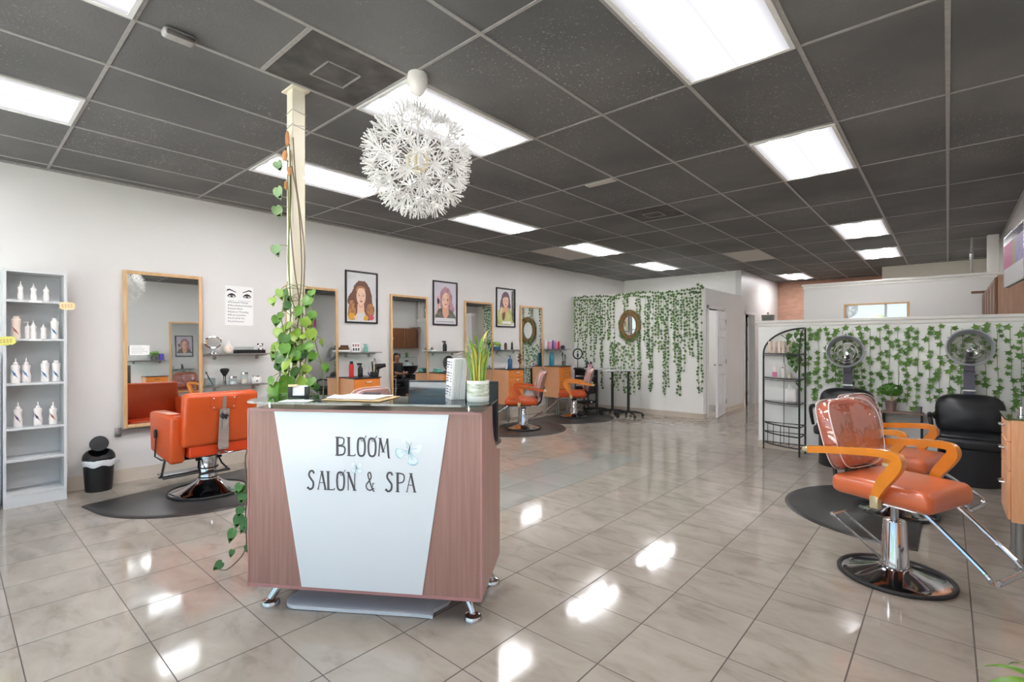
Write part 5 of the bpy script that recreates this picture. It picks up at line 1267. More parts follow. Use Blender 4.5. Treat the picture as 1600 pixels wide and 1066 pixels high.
t = thing('wax_warmer', 'round white wax warmer with a metal rim on the lower shelf', 'wax warmer', (XS, wy(400, XS), S2))
B().lathe([(0, 0), (.052, 0), (.056, .01), (.056, .06), (.048, .074), (0, .074)], 24).build('body', 'white_plastic', t)
B().lathe([(0, .0742), (.038, .0742), (.038, .088), (.030, .090), (.028, .080), (0, .080)], 20).build('pot', 'steel', t)
B().cyl((.054, -.01, .03), (.061, -.01, .03), .008, n=10).build('dial', 'black_plastic', t)
# shelf two
t = thing('swatch_card', 'white card with six dark portrait swatches standing on the second shelf', 'card', (XS, wy(556, XS), SZ - .0045))
B().box((0, 0, .065), (.004, .125, .13), (0, R(-8), 0)).build('card', 'paper', t, smooth=False)
b = B()
for i in range(3):
    for j in range(2): b.mat(j).box((.0035 + (j - .5) * -.008, (i - 1) * .038, .065 + (j - .5) * .055), (.001, .022, .036), (0, R(-8), 0))
b.build('swatches', ['pic_dark', 'mark_red'], t, smooth=False)
bottle(XS, wy(572, XS), SZ - .005, .028, .12, 'spray', 'teal trigger bottle on the second shelf beside the swatch card', 'teal_pale', cap='teal_pale')
t = thing('folded_towels', 'brown and white folded cloths at the left end of the second shelf', 'towels', (XS, wy(538, XS), SZ - .0045))
B().rbox((0, 0, .016), (.13, .11, .03), .01, 3).build('white_cloth', 'paper', t); B().rbox((0, -.005, .05), (.12, .10, .036), .012, 3).rbox((0, .0, .082), (.10, .08, .03), .012, 3).build('brown_cloth', 'hair_brown', t)
# cabinet two top
CT = 0.948; XC = WL + 0.2
bottle(XC, wy(549, XC), CT, .033, .215, 'cyl', 'red hairspray can on the cabinet behind the reception desk', 'red_can', cap='black_plastic')
bottle(XC + .02, wy(563, XC + .02), CT, .034, .20, 'spray', 'black trigger spray bottle beside the red can', 'black_plastic', cap='black_plastic')
t = thing('hair_clip', 'purple hair clip lying between the black spray bottle and hair dryers', 'hair clip', (XC + .05, wy(577, XC + .05), CT))
B().box((0, 0, .024), (.015, .012, .075), (R(30), 0, 0)).box((0, .02, .02), (.015, .012, .07), (R(-20), 0, 0)).build('jaw', 'purple_box', t, smooth=False)
def dryer(loc, rz, label, cord=True, tilt=0.0):
    t = thing('hair_dryer', label, 'hair dryer', loc, rz)
    b = B().at((0, 0, .13), (0, R(80) + tilt, 0)).lathe([(0, -.075), (.036, -.075), (.044, -.05), (.042, .0), (.030, .06), (.026, .10), (0, .10)], 20); b.build('barrel', 'black_plastic', t)
    B().tube([(0, 0, .11), (-.012, 0, .04), (-.014, 0, .0)], .018, 8, smooth=3).build('handle', 'black_plastic', t)
    if cord: B().tube([(-.014, 0, .004), (-.05, .03, .006), (-.07, .09, .05), (-.06, .13, .16), (-.05, .10, .24), (-.04, .05, .22), (-.03, .04, .15)], .004, 6, smooth=5).build('cord', 'black_plastic', t)
dryer((XC - .04, wy(594, XC), CT), R(60), 'black hair dryer with a looped cord standing on the cabinet behind the desk')
t = thing('curling_iron_rack', 'wire rack of black styling irons at the right end of the cabinet behind the desk', 'styling irons', (WL + .33, 3.885, CT))
B().rbox((0, 0, .035), (.10, .07, .07), .006).build('rack', 'black_metal', t)
for k in range(3): B().cyl((-.03 + .03 * k, 0, .06), (-.035 + .034 * k, .012 * (k - 1), .21 - .02 * k), .012, .009, 10).build('iron', 'black_plastic' if k != 1 else 'brass_pale', t)
# shelf three, cabinet three
bottle(XS, wy(695, XS), SZ - .010, .034, .175, 'spray', 'small black spray bottle alone on the third shelf, under the middle poster', 'black_plastic', cap='black_plastic')
t = thing('trinket_pyramid', 'small grey cone on a white box at the left end of the third shelf', 'ornament', (XS, wy(675, XS), SZ - .0095))
B().rbox((0, 0, .012), (.10, .10, .024), .003).build('box', 'paper', t); B().lathe([(.03, .0245), (.028, .03), (0, .075)], 18).build('cone', 'pic_grey', t)
t = thing('hand_mirror', 'round black-rimmed hand mirror leaning on the cabinet behind the booklets', 'hand mirror', (XC, wy(702, XC), CT))
B().torus((0, 0, .135), .115, .012, 32, 8, rot=(0, R(80), 0)).build('rim', 'black_plastic', t); B().at((0, 0, .135), (0, R(80), 0)).lathe([(0, -.004), (.112, -.004), (.112, .004), (0, .004)], 30).build('glass', 'mirror', t)
B().rbox((-.06, 0, .006), (.10, .05, .012), .004).tube([(-.08, 0, .01), (-.03, 0, .09)], .006, 6).build('prop', 'black_plastic', t)
t = thing('folded_cloth', 'folded pale teal cloth on the cabinet behind the booklets', 'cloth', (XC + .02, wy(684, XC + .02) , CT))
B().rbox((0, 0, .018), (.14, .12, .035), .014, 3).rbox((0, -.01, .048), (.10, .09, .03), .012, 3).build('cloth', 'teal_pale', t)
# shelf four, cabinet four
t = thing('potted_plant', 'little potted plant with broad green leaves on the fourth shelf', 'plant', (XS, wy(777, XS), SZ))
B().rbox((0, 0, .03), (.08, .10, .06), .008).build('pot', 'blue_bottle', t)
b = B()
for k in range(9):
    a = k * 2.4; heart(b, (.03 * math.cos(a), .05 * math.sin(a), .09 + .012 * (k % 3)), (.6 * math.cos(a) + .5, .4 * math.sin(a), .8), (math.cos(a), math.sin(a), -.1), .08)
    b.tube([(0, 0, .058), (.03 * math.cos(a), .05 * math.sin(a), .09 + .012 * (k % 3))], .002, 4)
b.build('leaves', 'bamboo', t)
bottle(XS, wy(790, XS), SZ, .026, .13, 'cyl', 'dark brown jar-like bottle in the middle of the fourth shelf', 'hair_brown', cap='black_plastic')
bottle(XS, wy(800, XS), SZ, .022, .17, 'nozzle', 'slim black nozzle bottle at the right end of the fourth shelf', 'black_metal', cap='black_plastic')
bottle(XC, wy(797, XC), CT, .042, .235, 'pump', 'blue pump bottle on the cabinet beside the nearer far-left chair', 'blue_bottle', cap='blue_bottle')
t = thing('wig_brush', 'brown curly hairpiece on a stick at the corner of the fourth cabinet', 'hairpiece', (XC + .10, wy(812, XC + .10), CT))
B().cyl((0, 0, 0), (0, 0, .10), .006, n=8).lathe([(0, 0), (.035, 0), (.03, .008), (0, .01)], 14).build('stand', 'black_plastic', t)
b = B()
for k in range(8): b.ell((.012 * math.cos(k * 2), .014 * math.sin(k * 2.3), .10 + .022 * k), (.024, .024, .018), 8, 6)
b.build('hair', 'hair_brown', t)
bottle(XC + .06, 6.68, CT, .022, .06, 'tube', 'tiny white pot on the fourth cabinet near its left edge', 'bottle_white', cat='pot')
# shelf five, cabinet five
for k, (pxx, m, h, r, lb) in enumerate(((853, 'bottle_white', .20, .026, 'tall white bottle, leftmost on the shelf nearest the ivy partition'), (858.5, 'pinkbottle', .19, .030, 'pale pink bottle beside the tall white bottle'), (864, 'purple_box', .185, .024, 'purple bottle between pink and magenta bottles on the last shelf'), (868.5, 'mark_pink', .17, .026, 'magenta bottle, fourth along the last shelf'), (873, 'redbottle', .165, .026, 'red bottle, rightmost of the coloured row on the last shelf'))):
    bottle(XS, wy(pxx, XS), SZ, r, h, 'cyl', lb, m, cap='bottle_white' if k in (0, 1) else m, group='coloured bottles on the last shelf')
t = thing('headphones', 'round black headset at the right end of the last shelf', 'headset', (XS, wy(879, XS) + .01, SZ))
B().ell((0, 0, .04), (.05, .055, .045), 14, 10).build('shell', 'black_plastic', t); B().ell((.03, 0, .034), (.028, .03, .028), 10, 8).build('pad', 'teal', t)
bottle(XC, wy(862, XC), CT, .050, .27, 'cyl', 'large teal bottle on the last wooden cabinet', 'teal', cap='teal')
t = thing('brush_cup', 'dark cup of hair brushes on the last wooden cabinet', 'brush cup', (XC + .06, wy(881, XC + .06), CT))
B().lathe([(0, 0), (.04, 0), (.046, .09), (.042, .09), (.036, .006), (0, .006)], 18).build('cup', 'pic_grey', t)
for k in range(4):
    a = k * 1.6; B().cyl((.015 * math.cos(a), .015 * math.sin(a), .01), (.035 * math.cos(a), .035 * math.sin(a), .15 + .02 * k), .006, n=6).rbox((.042 * math.cos(a), .042 * math.sin(a), .18 + .02 * k), (.018, .03, .07), .006).build('brush', 'black_plastic' if k % 2 else 'steel', t)

# right-wall shelf and cabinet, seen in the nearest mirror
t = thing('potted_plant', 'leafy plant in a dark pot on the right-wall shelf, seen only in the mirror', 'plant', (WR - .10, 2.98, SZ))
B().lathe([(0, 0), (.05, 0), (.062, .09), (.055, .09), (0, .08)], 18).build('pot', 'pot_grey', t)
b = B()
for k in range(16):
    a = k * 2.4; heart(b, (.05 * math.cos(a), .06 * math.sin(a), .12 + .012 * (k % 5)), (.4 * math.cos(a) - .6, .4 * math.sin(a), .7), (math.cos(a), math.sin(a), -.2), .075); b.tube([(0, 0, .08), (.05 * math.cos(a), .06 * math.sin(a), .12 + .012 * (k % 5))], .002, 4)
b.build('leaves', 'ivy_bright', t)
t = thing('gift_box', 'purple product box on the right-wall shelf, seen only in the mirror', 'box', (WR - .10, 3.12, SZ))
B().rbox((0, 0, .07), (.06, .08, .14), .003, 1).build('box', 'purple_box', t)

# ------------------------------------------------------------------ black trolley with a ring lamp
t = thing('salon_trolley', 'black rolling trolley with trays beside the last wooden cabinet', 'trolley', (-5.75, 8.93, 0), 0)
b = B()
for x in (-.16, .16):
    for y in (-.17, .17): b.cyl((x, y, .06), (x, y, .86), .014, n=8)
b.build('posts', 'black_metal', t)
for z in (.12, .36, .56, .74):
    d = B().rbox((0, 0, z + (.07 if z > .2 else .05)), (.30, .34, .155 if z > .2 else .05), .012).build('tray', 'black_plastic', t)
B().rbox((0, 0, .872), (.38, .42, .03), .01).build('top_tray', 'black_plastic', t)
for x in (-.16, .16):
    for y in (-.17, .17): B().cyl((x - .012, y, .028), (x + .012, y, .028), .028, n=14).build('caster', 'rubber', t)
b = B()
for k in range(6): b.cyl((random.uniform(-.03, .14), random.uniform(-.02, .15), .887), (random.uniform(-.02, .15), random.uniform(0, .17), random.uniform(.96, 1.05)), .018, .012, 8)
b.build('tool_handles', 'black_plastic', t)
t = thing('ring_light', 'black ring lamp on a thin stem standing on the black trolley', 'ring light', (-5.88, 8.81, .888), R(-30))
B().torus((0, 0, .30), .105, .014, 32, 8, rot=(0, PI / 2, 0)).build('ring', 'black_plastic', t)
B().cyl((0, 0, .01), (0, 0, .19), .008, n=8).lathe([(0, 0), (.07, 0), (.065, .012), (0, .015)], 18).build('stand', 'black_plastic', t); B().rbox((0, 0, .27), (.012, .035, .08), .004).tube([(0, 0, .20), (0, 0, .30)], .006, 6).build('phone_clip', 'black_plastic', t)
# ------------------------------------------------------------------ three tray tables
def tray_table(x, y, rz, label, dz=0.0):
    t = thing('pedestal_table', label, 'table', (x, y, 0), R(36), 'grey-topped pedestal tables by the ivy')
    B().rbox((0.0, 0, .893 + dz), (.34, .46, .016), .006, rot=(0, 0, rz - R(36))).build('tabletop', 'grey_board', t)
    B().cyl((0, 0, .10), (0, 0, .60), .027, n=14).cyl((0, 0, .60), (0, 0, .885 + dz), .022, n=14).build('column', 'black_metal', t)
    B().bx(-.10, .10, -.012, .012, .866 + dz, .8845 + dz).bx(-.012, .012, -.13, .13, .866 + dz, .8845 + dz).build('top_bracket', 'black_metal', t, smooth=False)
    b = B().cyl((0, 0, .075), (0, 0, .115), .036, n=14)
    for k in range(5):
        a = 2 * PI * k / 5; b.tube([(0, 0, .095), (.14 * math.cos(a), .14 * math.sin(a), .085), (.27 * math.cos(a), .27 * math.sin(a), .062)], [.02, .018, .013], 8)
    b.build('star_base', 'black_plastic', t)
    for k in range(5):
        a = 2 * PI * k / 5; cx, cy2 = .27 * math.cos(a), .27 * math.sin(a); sx, sy = -math.sin(a) * .014, math.cos(a) * .014
        B().cyl((cx + sx * 1.4, cy2 + sy * 1.4, .026), (cx + sx * .5, cy2 + sy * .5, .026), .026, n=12).cyl((cx - sx * 1.4, cy2 - sy * 1.4, .026), (cx - sx * .5, cy2 - sy * .5, .026), .026, n=12).cyl((cx, cy2, .026), (cx, cy2, .062), .007, n=6).build('caster', 'black_plastic', t)
tray_table(-5.36, 8.72, R(4), 'leftmost tall black pedestal table in front of the ivy partition')
tray_table(-4.99, 8.70, R(-2), 'middle tall black pedestal table in front of the ivy partition', -.022)
tray_table(-4.63, 8.68, R(3), 'rightmost tall black pedestal table in front of the ivy partition')
bottle(-5.50, 8.70, .9015, .035, .085, 'cyl', 'pink jar on the leftmost pedestal table', 'pinkbottle', cap='pinkbottle', cat='jar')
# things on the right-hand cabinet
for k, (x, y, r, h, lb) in enumerate(((WR - .23, 4.42, .035, .08, 'clear glass tumbler on the right-hand cabinet, nearest the drawers'), (WR - .15, 4.55, .032, .07, 'clear glass tumbler on the right-hand cabinet, nearer the wall'))):
    t = thing('glass_tumbler', lb, 'glass', (x, y, .9425)); B().lathe([(0, 0), (r * .9, 0), (r, h), (r * .94, h), (r * .84, .006), (0, .006)], 18).build('glass', 'clear', t)
t = thing('spray_tip', 'small chrome pump standing on the right-hand cabinet', 'pump', (WR - .28, 4.375, .9425))
B().lathe([(0, 0), (.016, 0), (.016, .012), (.008, .016), (.008, .055), (.012, .058), (.012, .068), (0, .07)], 14).build('stem', 'chrome', t)
t = thing('wire_holder', 'dark spiral wire holder fixed on the side of the right-hand cabinet', 'holder', (WR - .215, 4.31 - .0005, .80))
b = B()
for k in range(4): b.tube([(-.04, -.004, -.02 - .022 * k), (-.02, -.03, -.012 - .022 * k), (.02, -.03, -.012 - .022 * k), (.05, -.006, -.02 - .022 * k)], .003, 6, smooth=4)
b.tube([(-.035, -.004, 0.0), (-.035, -.004, -.10)], .004, 6); b.build('wire', 'vine_brown', t)
# ================================================================== ivy
def ivy_leaf(bb, p, s, up, out, roll):
    """five-lobed ivy leaf lying near the wall"""
    o_ = [(0, -.55), (-.22, -.30), (-.52, -.28), (-.30, .02), (-.46, .38), (-.12, .22), (0, .30), (.12, .22), (.46, .38), (.30, .02), (.52, -.28), (.22, -.30)]
    c, q = math.cos(roll), math.sin(roll); out = Vector(out); rt = Vector((-out.y, out.x, 0)).normalized(); upv = Vector((0, 0, 1)); tilt = up
    vs = []
    for (a, z) in o_:
        a, z = a * c - z * q, a * q + z * c
        vs.append(Vector(p) + (rt * a + upv * z) * s + out * (abs(a) * .35 + tilt * z) * s)
    ctr = Vector(p) + out * (-.03 * s)
    bb.add(vs + [ctr], [(i, (i + 1) % 12, 12) for i in range(12)])
def strand(x, y, ztop, zbot, size, step, gap, label, m, out=(0, -1, 0), wid=.03, skip=0.0, group='ivy'):
    rnd = random.Random(int((x + 20) * 1000) + int(zbot * 100))
    b = B(); z = ztop; P = []; xx = 0
    st = B()
    while z > zbot:
        if rnd.random() > skip:
            ivy_leaf(b, (xx + rnd.uniform(-wid, wid), -.012 - rnd.uniform(0, .018), z - ztop), size * rnd.uniform(.75, 1.2), rnd.uniform(-.5, .3), out, rnd.uniform(-.9, .9))
        P.append((xx, -.006, z - ztop)); z -= step * rnd.uniform(.7, 1.3); xx += rnd.uniform(-.006, .006)
    t = thing('ivy_strand', label, 'ivy strand', (x, y, ztop), 0, group)
    if len(P) > 1: st.tube(P, .0022, 4).build('stem', 'vine_stem', t, smooth=False)
    b.build('leaves', m, t, smooth=False)
    return t
# far partition: picture column, where it ends, and how dense
def ixz(cx): return -6.24 + (cx - 58) / (930 - 58) * (IX - .03 + 6.24) if cx > 0 else 0
FAR = [(60, 490), (76, 560), (94, 470), (110, 480), (126, 600), (143, 660), (163, 470), (182, 440), (200, 590), (214, 620), (229, 540), (246, 470), (262, 800), (279, 790), (298, 480), (316, 470), (340, 640), (362, 640), (438, 270), (458, 265), (526, 790), (546, 800), (580, 520), (600, 600), (615, 820), (634, 800), (652, 520), (668, 560), (684, 540), (699, 830), (716, 835), (733, 800), (748, 400), (764, 600), (780, 620), (796, 840), (812, 845), (828, 700), (846, 470), (862, 580), (878, 580), (893, 480), (906, 835), (926, 830)]
for k, (cx, yb) in enumerate(FAR):
    x = ixz(cx); D = -x * math.sin(th_) + IY * math.cos(th_)
    z1 = CAM_H - (420 + yb / 4.2625 - 537.4) / 776 * D
    z0 = IZ - .07 - random.uniform(0, .12)
    strand(x, IY - .002, z0, z1, .054, .066 if k % 3 else .052, 0, 'ivy strand on the far partition, %s from its left end' % ordw(k), ('ivy_bright', 'ivy_dark', 'ivy')[k % 3] if z0 - z1 < 1.4 else 'ivy_dark', skip=.12, wid=.018, group='ivy strands on the far partition')
for k, cx in enumerate((344, 360, 376, 394, 412, 430, 448, 468, 488, 506)):
    yb = (780, 800, 770, 820, 735, 800, 830, 800, 835, 845)[k]; x = ixz(cx); D = -x * math.sin(th_) + IY * math.cos(th_)
    strand(x, IY - .002, 1.42 - .02 * (k % 3), CAM_H - (420 + yb / 4.2625 - 537.4) / 776 * D, .054, .066, 0, 'ivy strand starting below the oval wicker mirror, %s from the left' % ordw(k), ('ivy_dark', 'ivy_bright')[k % 2], skip=.1, group='ivy strands under the wicker mirror')
# the garlands along the top
for row, (dz, lb) in enumerate(((.0, 'upper leafy ivy garland running along the top of the far partition'), (-.065, 'lower leafy ivy garland running along the top of the far partition'))):
    t = thing('ivy_garland', lb, 'ivy garland', (WL, IY, IZ + dz)); b = B(); P = []; x = .03
    while x < IX - WL:
        z = .018 * math.sin(x * 5 + row) - .03
        if random.random() > .16: ivy_leaf(b, (x, -.02, z + random.uniform(-.018, .018)), .054, random.uniform(-.4, .3), (0, -1, 0), random.uniform(.8, 2.2))
        P.append((x, -.007, z)); x += .047 * random.uniform(.7, 1.3)
    B().tube(P, .0025, 4).build('stem', 'vine_stem', t, smooth=False); b.build('leaves', 'ivy', t, smooth=False)
t = thing('ivy_sprig', 'loose ivy sprig sticking up over the right end of the far partition', 'ivy sprig', (IX - .03, IY - .002, IZ + .0)); b = B()
for q in ((-.06, -.02, .06), (.0, -.02, .03), (.03, -.02, .0)): ivy_leaf(b, q, .07, 0, (0, -1, 0), random.uniform(-1, 1))
B().tube([(-.06, -.015, .06), (0, -.015, .03), (.03, -.015, 0), (.02, -.008, -.05)], .0025, 4).build('stem', 'vine_stem', t, smooth=False); b.build('leaves', 'ivy_dark', t, smooth=False)
# half wall
x = HX + .515; k = 0
BOT = [.78, .80, .70, .92, .76, .70, .84, .66, .74, .60, .80, .72, .66, .62, .70, .58, .74, .66, .72, .60, .68, .64, .70, .62]
while x < WR - .02 and k < 24:
    strand(x, HY - .002, HZ - .05 - random.uniform(0, .05), BOT[k], .064 * random.uniform(.95, 1.1), .062, 0, 'ivy strand on the half wall behind the dryer chairs, %s from the left' % ordw(k), 'ivy_bright', skip=.16, wid=.032, group='ivy strands on the half wall')
    x += .088 * random.uniform(.9, 1.12); k += 1

# oval wicker mirror
t = thing('oval_mirror', 'oval wicker-framed mirror hanging among the ivy on the far partition', 'mirror', (-4.887, IY - .03, 1.772))
b = B()
for r_, q in ((.265, .020), (.225, .022), (.188, .020)):
    n = 48; b.tube([(r_ * .86 * math.cos(2 * PI * i / n), -.012 - .006 * math.sin(i * 2.1), r_ * 1.16 * math.sin(2 * PI * i / n)) for i in range(n)], q, 6, closed=True)
b.build('wicker_frame', 'wicker', t)
B().at((0, 0, 0), (PI / 2, 0, 0)).lathe([(0, -.004), (.185, -.004), (.185, .004), (0, .004)], 36, sx=.86, sy=1.16).build('mirror_glass', 'mirror', t)
b = B()
for k in range(34):
    a = R(200 + 140 * random.random()) if k < 22 else random.uniform(0, 6.28); rr = .265 + random.uniform(-.02, .03)
    ivy_leaf(b, (rr * .86 * math.cos(a), -.035, rr * 1.16 * math.sin(a)), .055, random.uniform(-.3, .3), (0, -1, 0), random.uniform(-2, 2))
b.build('leaf_trim', 'ivy', t, smooth=False)

# ================================================================== hood-dryer chairs (face local +x)
def dryer_chair(loc, rz, label, lean=0.0, hz=1.30, hx=0.16):
    t = thing('hood_dryer_chair', label, 'dryer chair', loc, rz, 'black hood-dryer chairs')
    # drum base, round in front, flat at the back
    P = [(-.22, -.25), (.02, -.25)] + [(.02 + .25 * math.cos(a), .25 * math.sin(a)) for a in [R(-90 + 180 * i / 16) for i in range(1, 16)]] + [(.02, .25), (-.22, .25)]
    B().prism(P, 0.0, 0.36).build('drum_base', 'black_vinyl', t)
    B().rbox((.04, 0, .415), (.50, .53, .11), .035, 4).build('seat', 'black_vinyl', t)
    B().rbox((.06, 0, .475), (.42, .48, .05), .024, 3).build('seat_cushion', 'black_vinyl', t)
    pad(B(), (-.17, 0, .655), .55, .44, .12, R(-8)).build('backrest', 'black_vinyl', t)
    for s in (-1, 1):
        a = B().tube([(-.18, s * .27, .60), (-.02, s * .31, .66), (.14, s * .31, .655), (.20, s * .30, .60), (.16, s * .285, .46)], [.014, .02, .022, .02, .016], 8, smooth=4).build('armrest', 'black_plastic', t)
    B().bx(-.285, -.255, -.045, .045, .05, 1.12).build('post', 'pic_post', t, smooth=False)
    B().bx(-.29, -.25, -.052, .052, 0.90, 0.915).build('post_collar', 'steel', t, smooth=False)
    # hood: clear dome opening toward the front
    M = ((-.10, 0, hz), (0, R(90 - 14), 0))
    h = B().at(*M).lathe([(.0, -.105), (.06, -.10), (.11, -.080), (.145, -.045), (.160, .0)], 32, cap=False).build('hood_dome', 'hood_clear', t)
    h2 = B().at(*M).lathe([(.158, -.01), (.178, .0), (.192, .03), (.192, .065), (.178, .075), (.168, .04), (.158, -.01)], 36).build('hood_rim', 'rim_silver', t)
    B().at(*M).torus((0, 0, -.06), .08, .003, 28, 6).torus((0, 0, -.03), .118, .003, 28, 6).lathe([(0, -.10), (.022, -.098), (.02, -.07), (0, -.068)], 14).build('inner_rings', 'steel', h)
    B().rbox((-.245, 0, hz - .19), (.07, .085, .10), .015).tube([(-.25, 0, hz - .16), (-.245, 0, hz - .06), (-.215, 0, hz - .01)], [.03, .026, .02], 10).build('neck', 'pic_post', t)
    return t
mat('pic_post', (92, 90, 104), 0.45)
mat('rim_silver', (176, 180, 188), 0.28, 0.35)
dryer_chair((-0.90, 6.86, 0), R(-90), 'left black hood-dryer chair, partly hidden behind the wrapped orange chairs', hz=1.30)
dryer_chair((0.17, 6.86, 0), R(-90), 'right black hood-dryer chair beside the pale wooden drawer cabinet', hz=1.35)

# ================================================================== wire corner shelf
t = thing('wire_etagere', 'black wire corner shelf with a half arch standing against the half wall', 'shelf unit', (0, 0, 0))
A_, Bk, Fr = Vector((-1.855, 7.225, 0)), Vector((-1.365, 7.225, 0)), Vector((-1.375, 6.935, 0))
def curve_(z, n=10):
    mid = Vector((-1.68, 6.96, 0)); return [Vector((0, 0, z)) + ((1 - k / n) ** 2 * A_ + 2 * (k / n) * (1 - k / n) * mid + (k / n) ** 2 * Fr) for k in range(n + 1)]
up = Vector((0, 0, 1))
t.location = A_; O = A_.copy()
def rel(P): return [Vector(q) - O for q in P]
for P, nm in (([A_ + up * .06, A_ + up * 1.27], 'post'), ([Bk + up * .0, Bk + up * 1.60], 'post'), ([Fr + up * .0, Fr + up * 1.27], 'post')):
    B().tube(rel(P), .011, 8).build(nm, 'black_metal', t)
B().tube(rel([A_ + up * .06, A_]), .0085, 8).ell((0, 0, .008), .012, 8, 6).build('foot', 'black_metal', t)
P = [A_ + up * 1.27 + (Bk - A_) * (1 - math.cos(R(a))) + up * .33 * math.sin(R(a)) for a in range(0, 91, 9)]
B().tube(rel(P), .011, 8).build('arch', 'black_metal', t)
P2 = [Fr + up * 1.27 + (Bk - Fr) * (1 - math.cos(R(a))) + up * .33 * math.sin(R(a)) for a in range(0, 91, 15)]
B().tube(rel(P2), .0075, 8).tube(rel([A_ + up * 1.27 + (Bk - A_) * .42 + up * .25, A_ + up * 1.27 + (Bk - A_) * .80 + up * .10]), .004, 6).build('arch_brace', 'black_metal', t)
M_ = A_ + (Bk - A_) * .5
B().tube(rel([M_ + up * .1, M_ + up * 1.27]), .004, 6).build('back_wire', 'black_metal', t)
for z in (1.27, .955, .645):
    c = curve_(z); s = B().tube(rel(c + [Bk + up * z]), .009, 6, closed=True).tube(rel([q - up * .022 for q in c]), .005, 6).build('shelf_rim', 'black_metal', t)
    B().prism([(q.x - O.x, q.y - O.y) for q in c] + [(Bk.x - O.x, Bk.y - O.y)], z + .003, z + .008).build('shelf_glass', 'clear', s, smooth=False)
bs = B()
for z in (.36, .24, .10): bs.tube(rel(curve_(z) + [Bk + up * z]), .009, 6, closed=True)
for k in (2, 4, 6, 8): bs.tube(rel([curve_(.10)[k], curve_(.36)[k]]), .004, 6)
for k in range(1, 6): bs.tube(rel([A_ + (Bk - A_) * k / 6 + up * .10, curve_(.10)[min(10, int(k * 1.7))]]), .003, 4)
bs.build('basket', 'black_metal', t)
E0 = 1.2785
for k in range(6):
    x = -1.76 + .055 * k
    bottle(x, 7.16 - .01 * (k % 2), E0, .0235, .155, 'tube', 'striped cream tube on the top shelf of the wire corner shelf, %s from the left' % ordw(k), 'bottle_cream', 'mark_red', cat='tube', group='cream tubes on the wire shelf')
t = thing('trailing_plant', 'artificial trailing plant with round green leaves hanging off the wire corner shelf', 'plant', (-1.44, 7.10, E0))
B().lathe([(0, 0), (.035, 0), (.042, .05), (.036, .05), (0, .04)], 16).build('pot', 'pot_grey', t)
b = B(); rnd = random.Random(4)
for (dx, dy, dz, s) in ((-.06, -.05, .22, 1.2), (-.07, -.05, .14, .8), (.02, -.06, .24, 1), (-.02, -.07, .06, 1.2), (.03, -.08, .02, 1.1), (-.05, -.08, -.02, 1.3), (.0, -.10, -.06, 1.3), (.05, -.10, -.08, 1.1), (-.03, -.11, -.12, 1.1), (.04, -.12, -.14, 1), (.06, -.07, .10, 1), (.05, -.06, .17, .9), (.0, -.06, .11, 1), (.02, -.11, -.20, .8)):
    c = Vector((dx, dy - .03, dz)); heart(b, c, (rnd.uniform(-.5, .2), -1, .5), (rnd.uniform(-.5, .5), -.2, -1), .075 * s); b.tube([(0, 0, .045), Vector((dx * .6, dy - .02, dz * .6 + .08)), c + Vector((0, 0, .02))], .002, 4, smooth=3)
b.build('leaves', 'ivy', t)
bottle(-1.70, 7.14, .9635, .028, .165, 'cyl', 'white bottle with a pink lower half on the second wire shelf', 'bottle_white', cap='bottle_white').children
tt = [o for o in bpy.data.objects if o.get('label', '').startswith('white bottle with a pink lower')][0]
B().lathe([(.0284, .006), (.0284, .07)], 18).build('pink_label', 'mark_pink', tt)
bottle(-1.60, 7.14, .9635, .026, .195, 'cyl', 'slender white bottle beside the pink-labelled bottle on the wire shelf', 'bottle_white', cap='bottle_white')
tt = [o for o in bpy.data.objects if o.get('label', '').startswith('slender white bottle beside')][0]
B().ell((.0, -.026, .13), (.008, .003, .01), 8, 6).build('dark_emblem', 'pic_dark', tt)
bottle(-1.52, 7.13, .9635, .026, .05, 'tube', 'low cream jar at the right of the second wire shelf', 'bottle_cream', cat='jar')
t = thing('jug', 'white plastic jug with a loop handle on the third wire shelf', 'jug', (-1.50, 7.13, .6535))
B().rbox((0, 0, .09), (.13, .11, .18), .025, 3).lathe([(.03, .175), (.022, .20), (.022, .225), (0, .226)], 16, (-.02, 0, 0)).build('body', 'white_plastic', t); B().tube([(-.005, 0, .205), (.04, 0, .225), (.065, 0, .19), (.06, 0, .14)], .011, 8, smooth=4).build('handle', 'white_plastic', t)

# ================================================================== console table with topiary
t = thing('console_table', 'narrow grey-topped table with black legs between the hood-dryer chairs', 'table', (-0.385, 7.13, 0))
B().rbox((0, 0, .622), (.38, .22, .016), .006).build('tabletop', 'grey_dark', t) if False else B().rbox((0, 0, .622), (.38, .22, .016), .006).build('tabletop', 'pot_taupe', t)
for x in (-.17, .17):
    for y in (-.09, .09): B().cyl((x, y, 0), (x, y, .614), .009, n=8).build('leg', 'black_metal', t)
b = B()
for y in (-.09, .09): b.cyl((-.17, y, .25), (.17, y, .25), .006, n=6)
for x in (-.17, .17): b.cyl((x, -.09, .25), (x, .09, .25), .006, n=6)
b.build('stretcher', 'black_metal', t)
t = thing('topiary', 'small round green topiary in a taupe pot on the console table', 'plant', (-0.487, 7.10, .6305))
B().lathe([(0, 0), (.040, 0), (.054, .10), (.058, .105), (.058, .118), (.050, .118), (.046, .104), (0, .10)], 22).build('pot', 'pot_taupe', t)
B().tube([(0, 0, .10), (.008, 0, .15), (.002, 0, .21)], .008, 8, smooth=3).tube([(.012, 0, .10), (.016, .01, .15), (.004, 0, .20)], .006, 8, smooth=3).build('trunk', 'clipboard', t)
b = B(); rnd = random.Random(11)
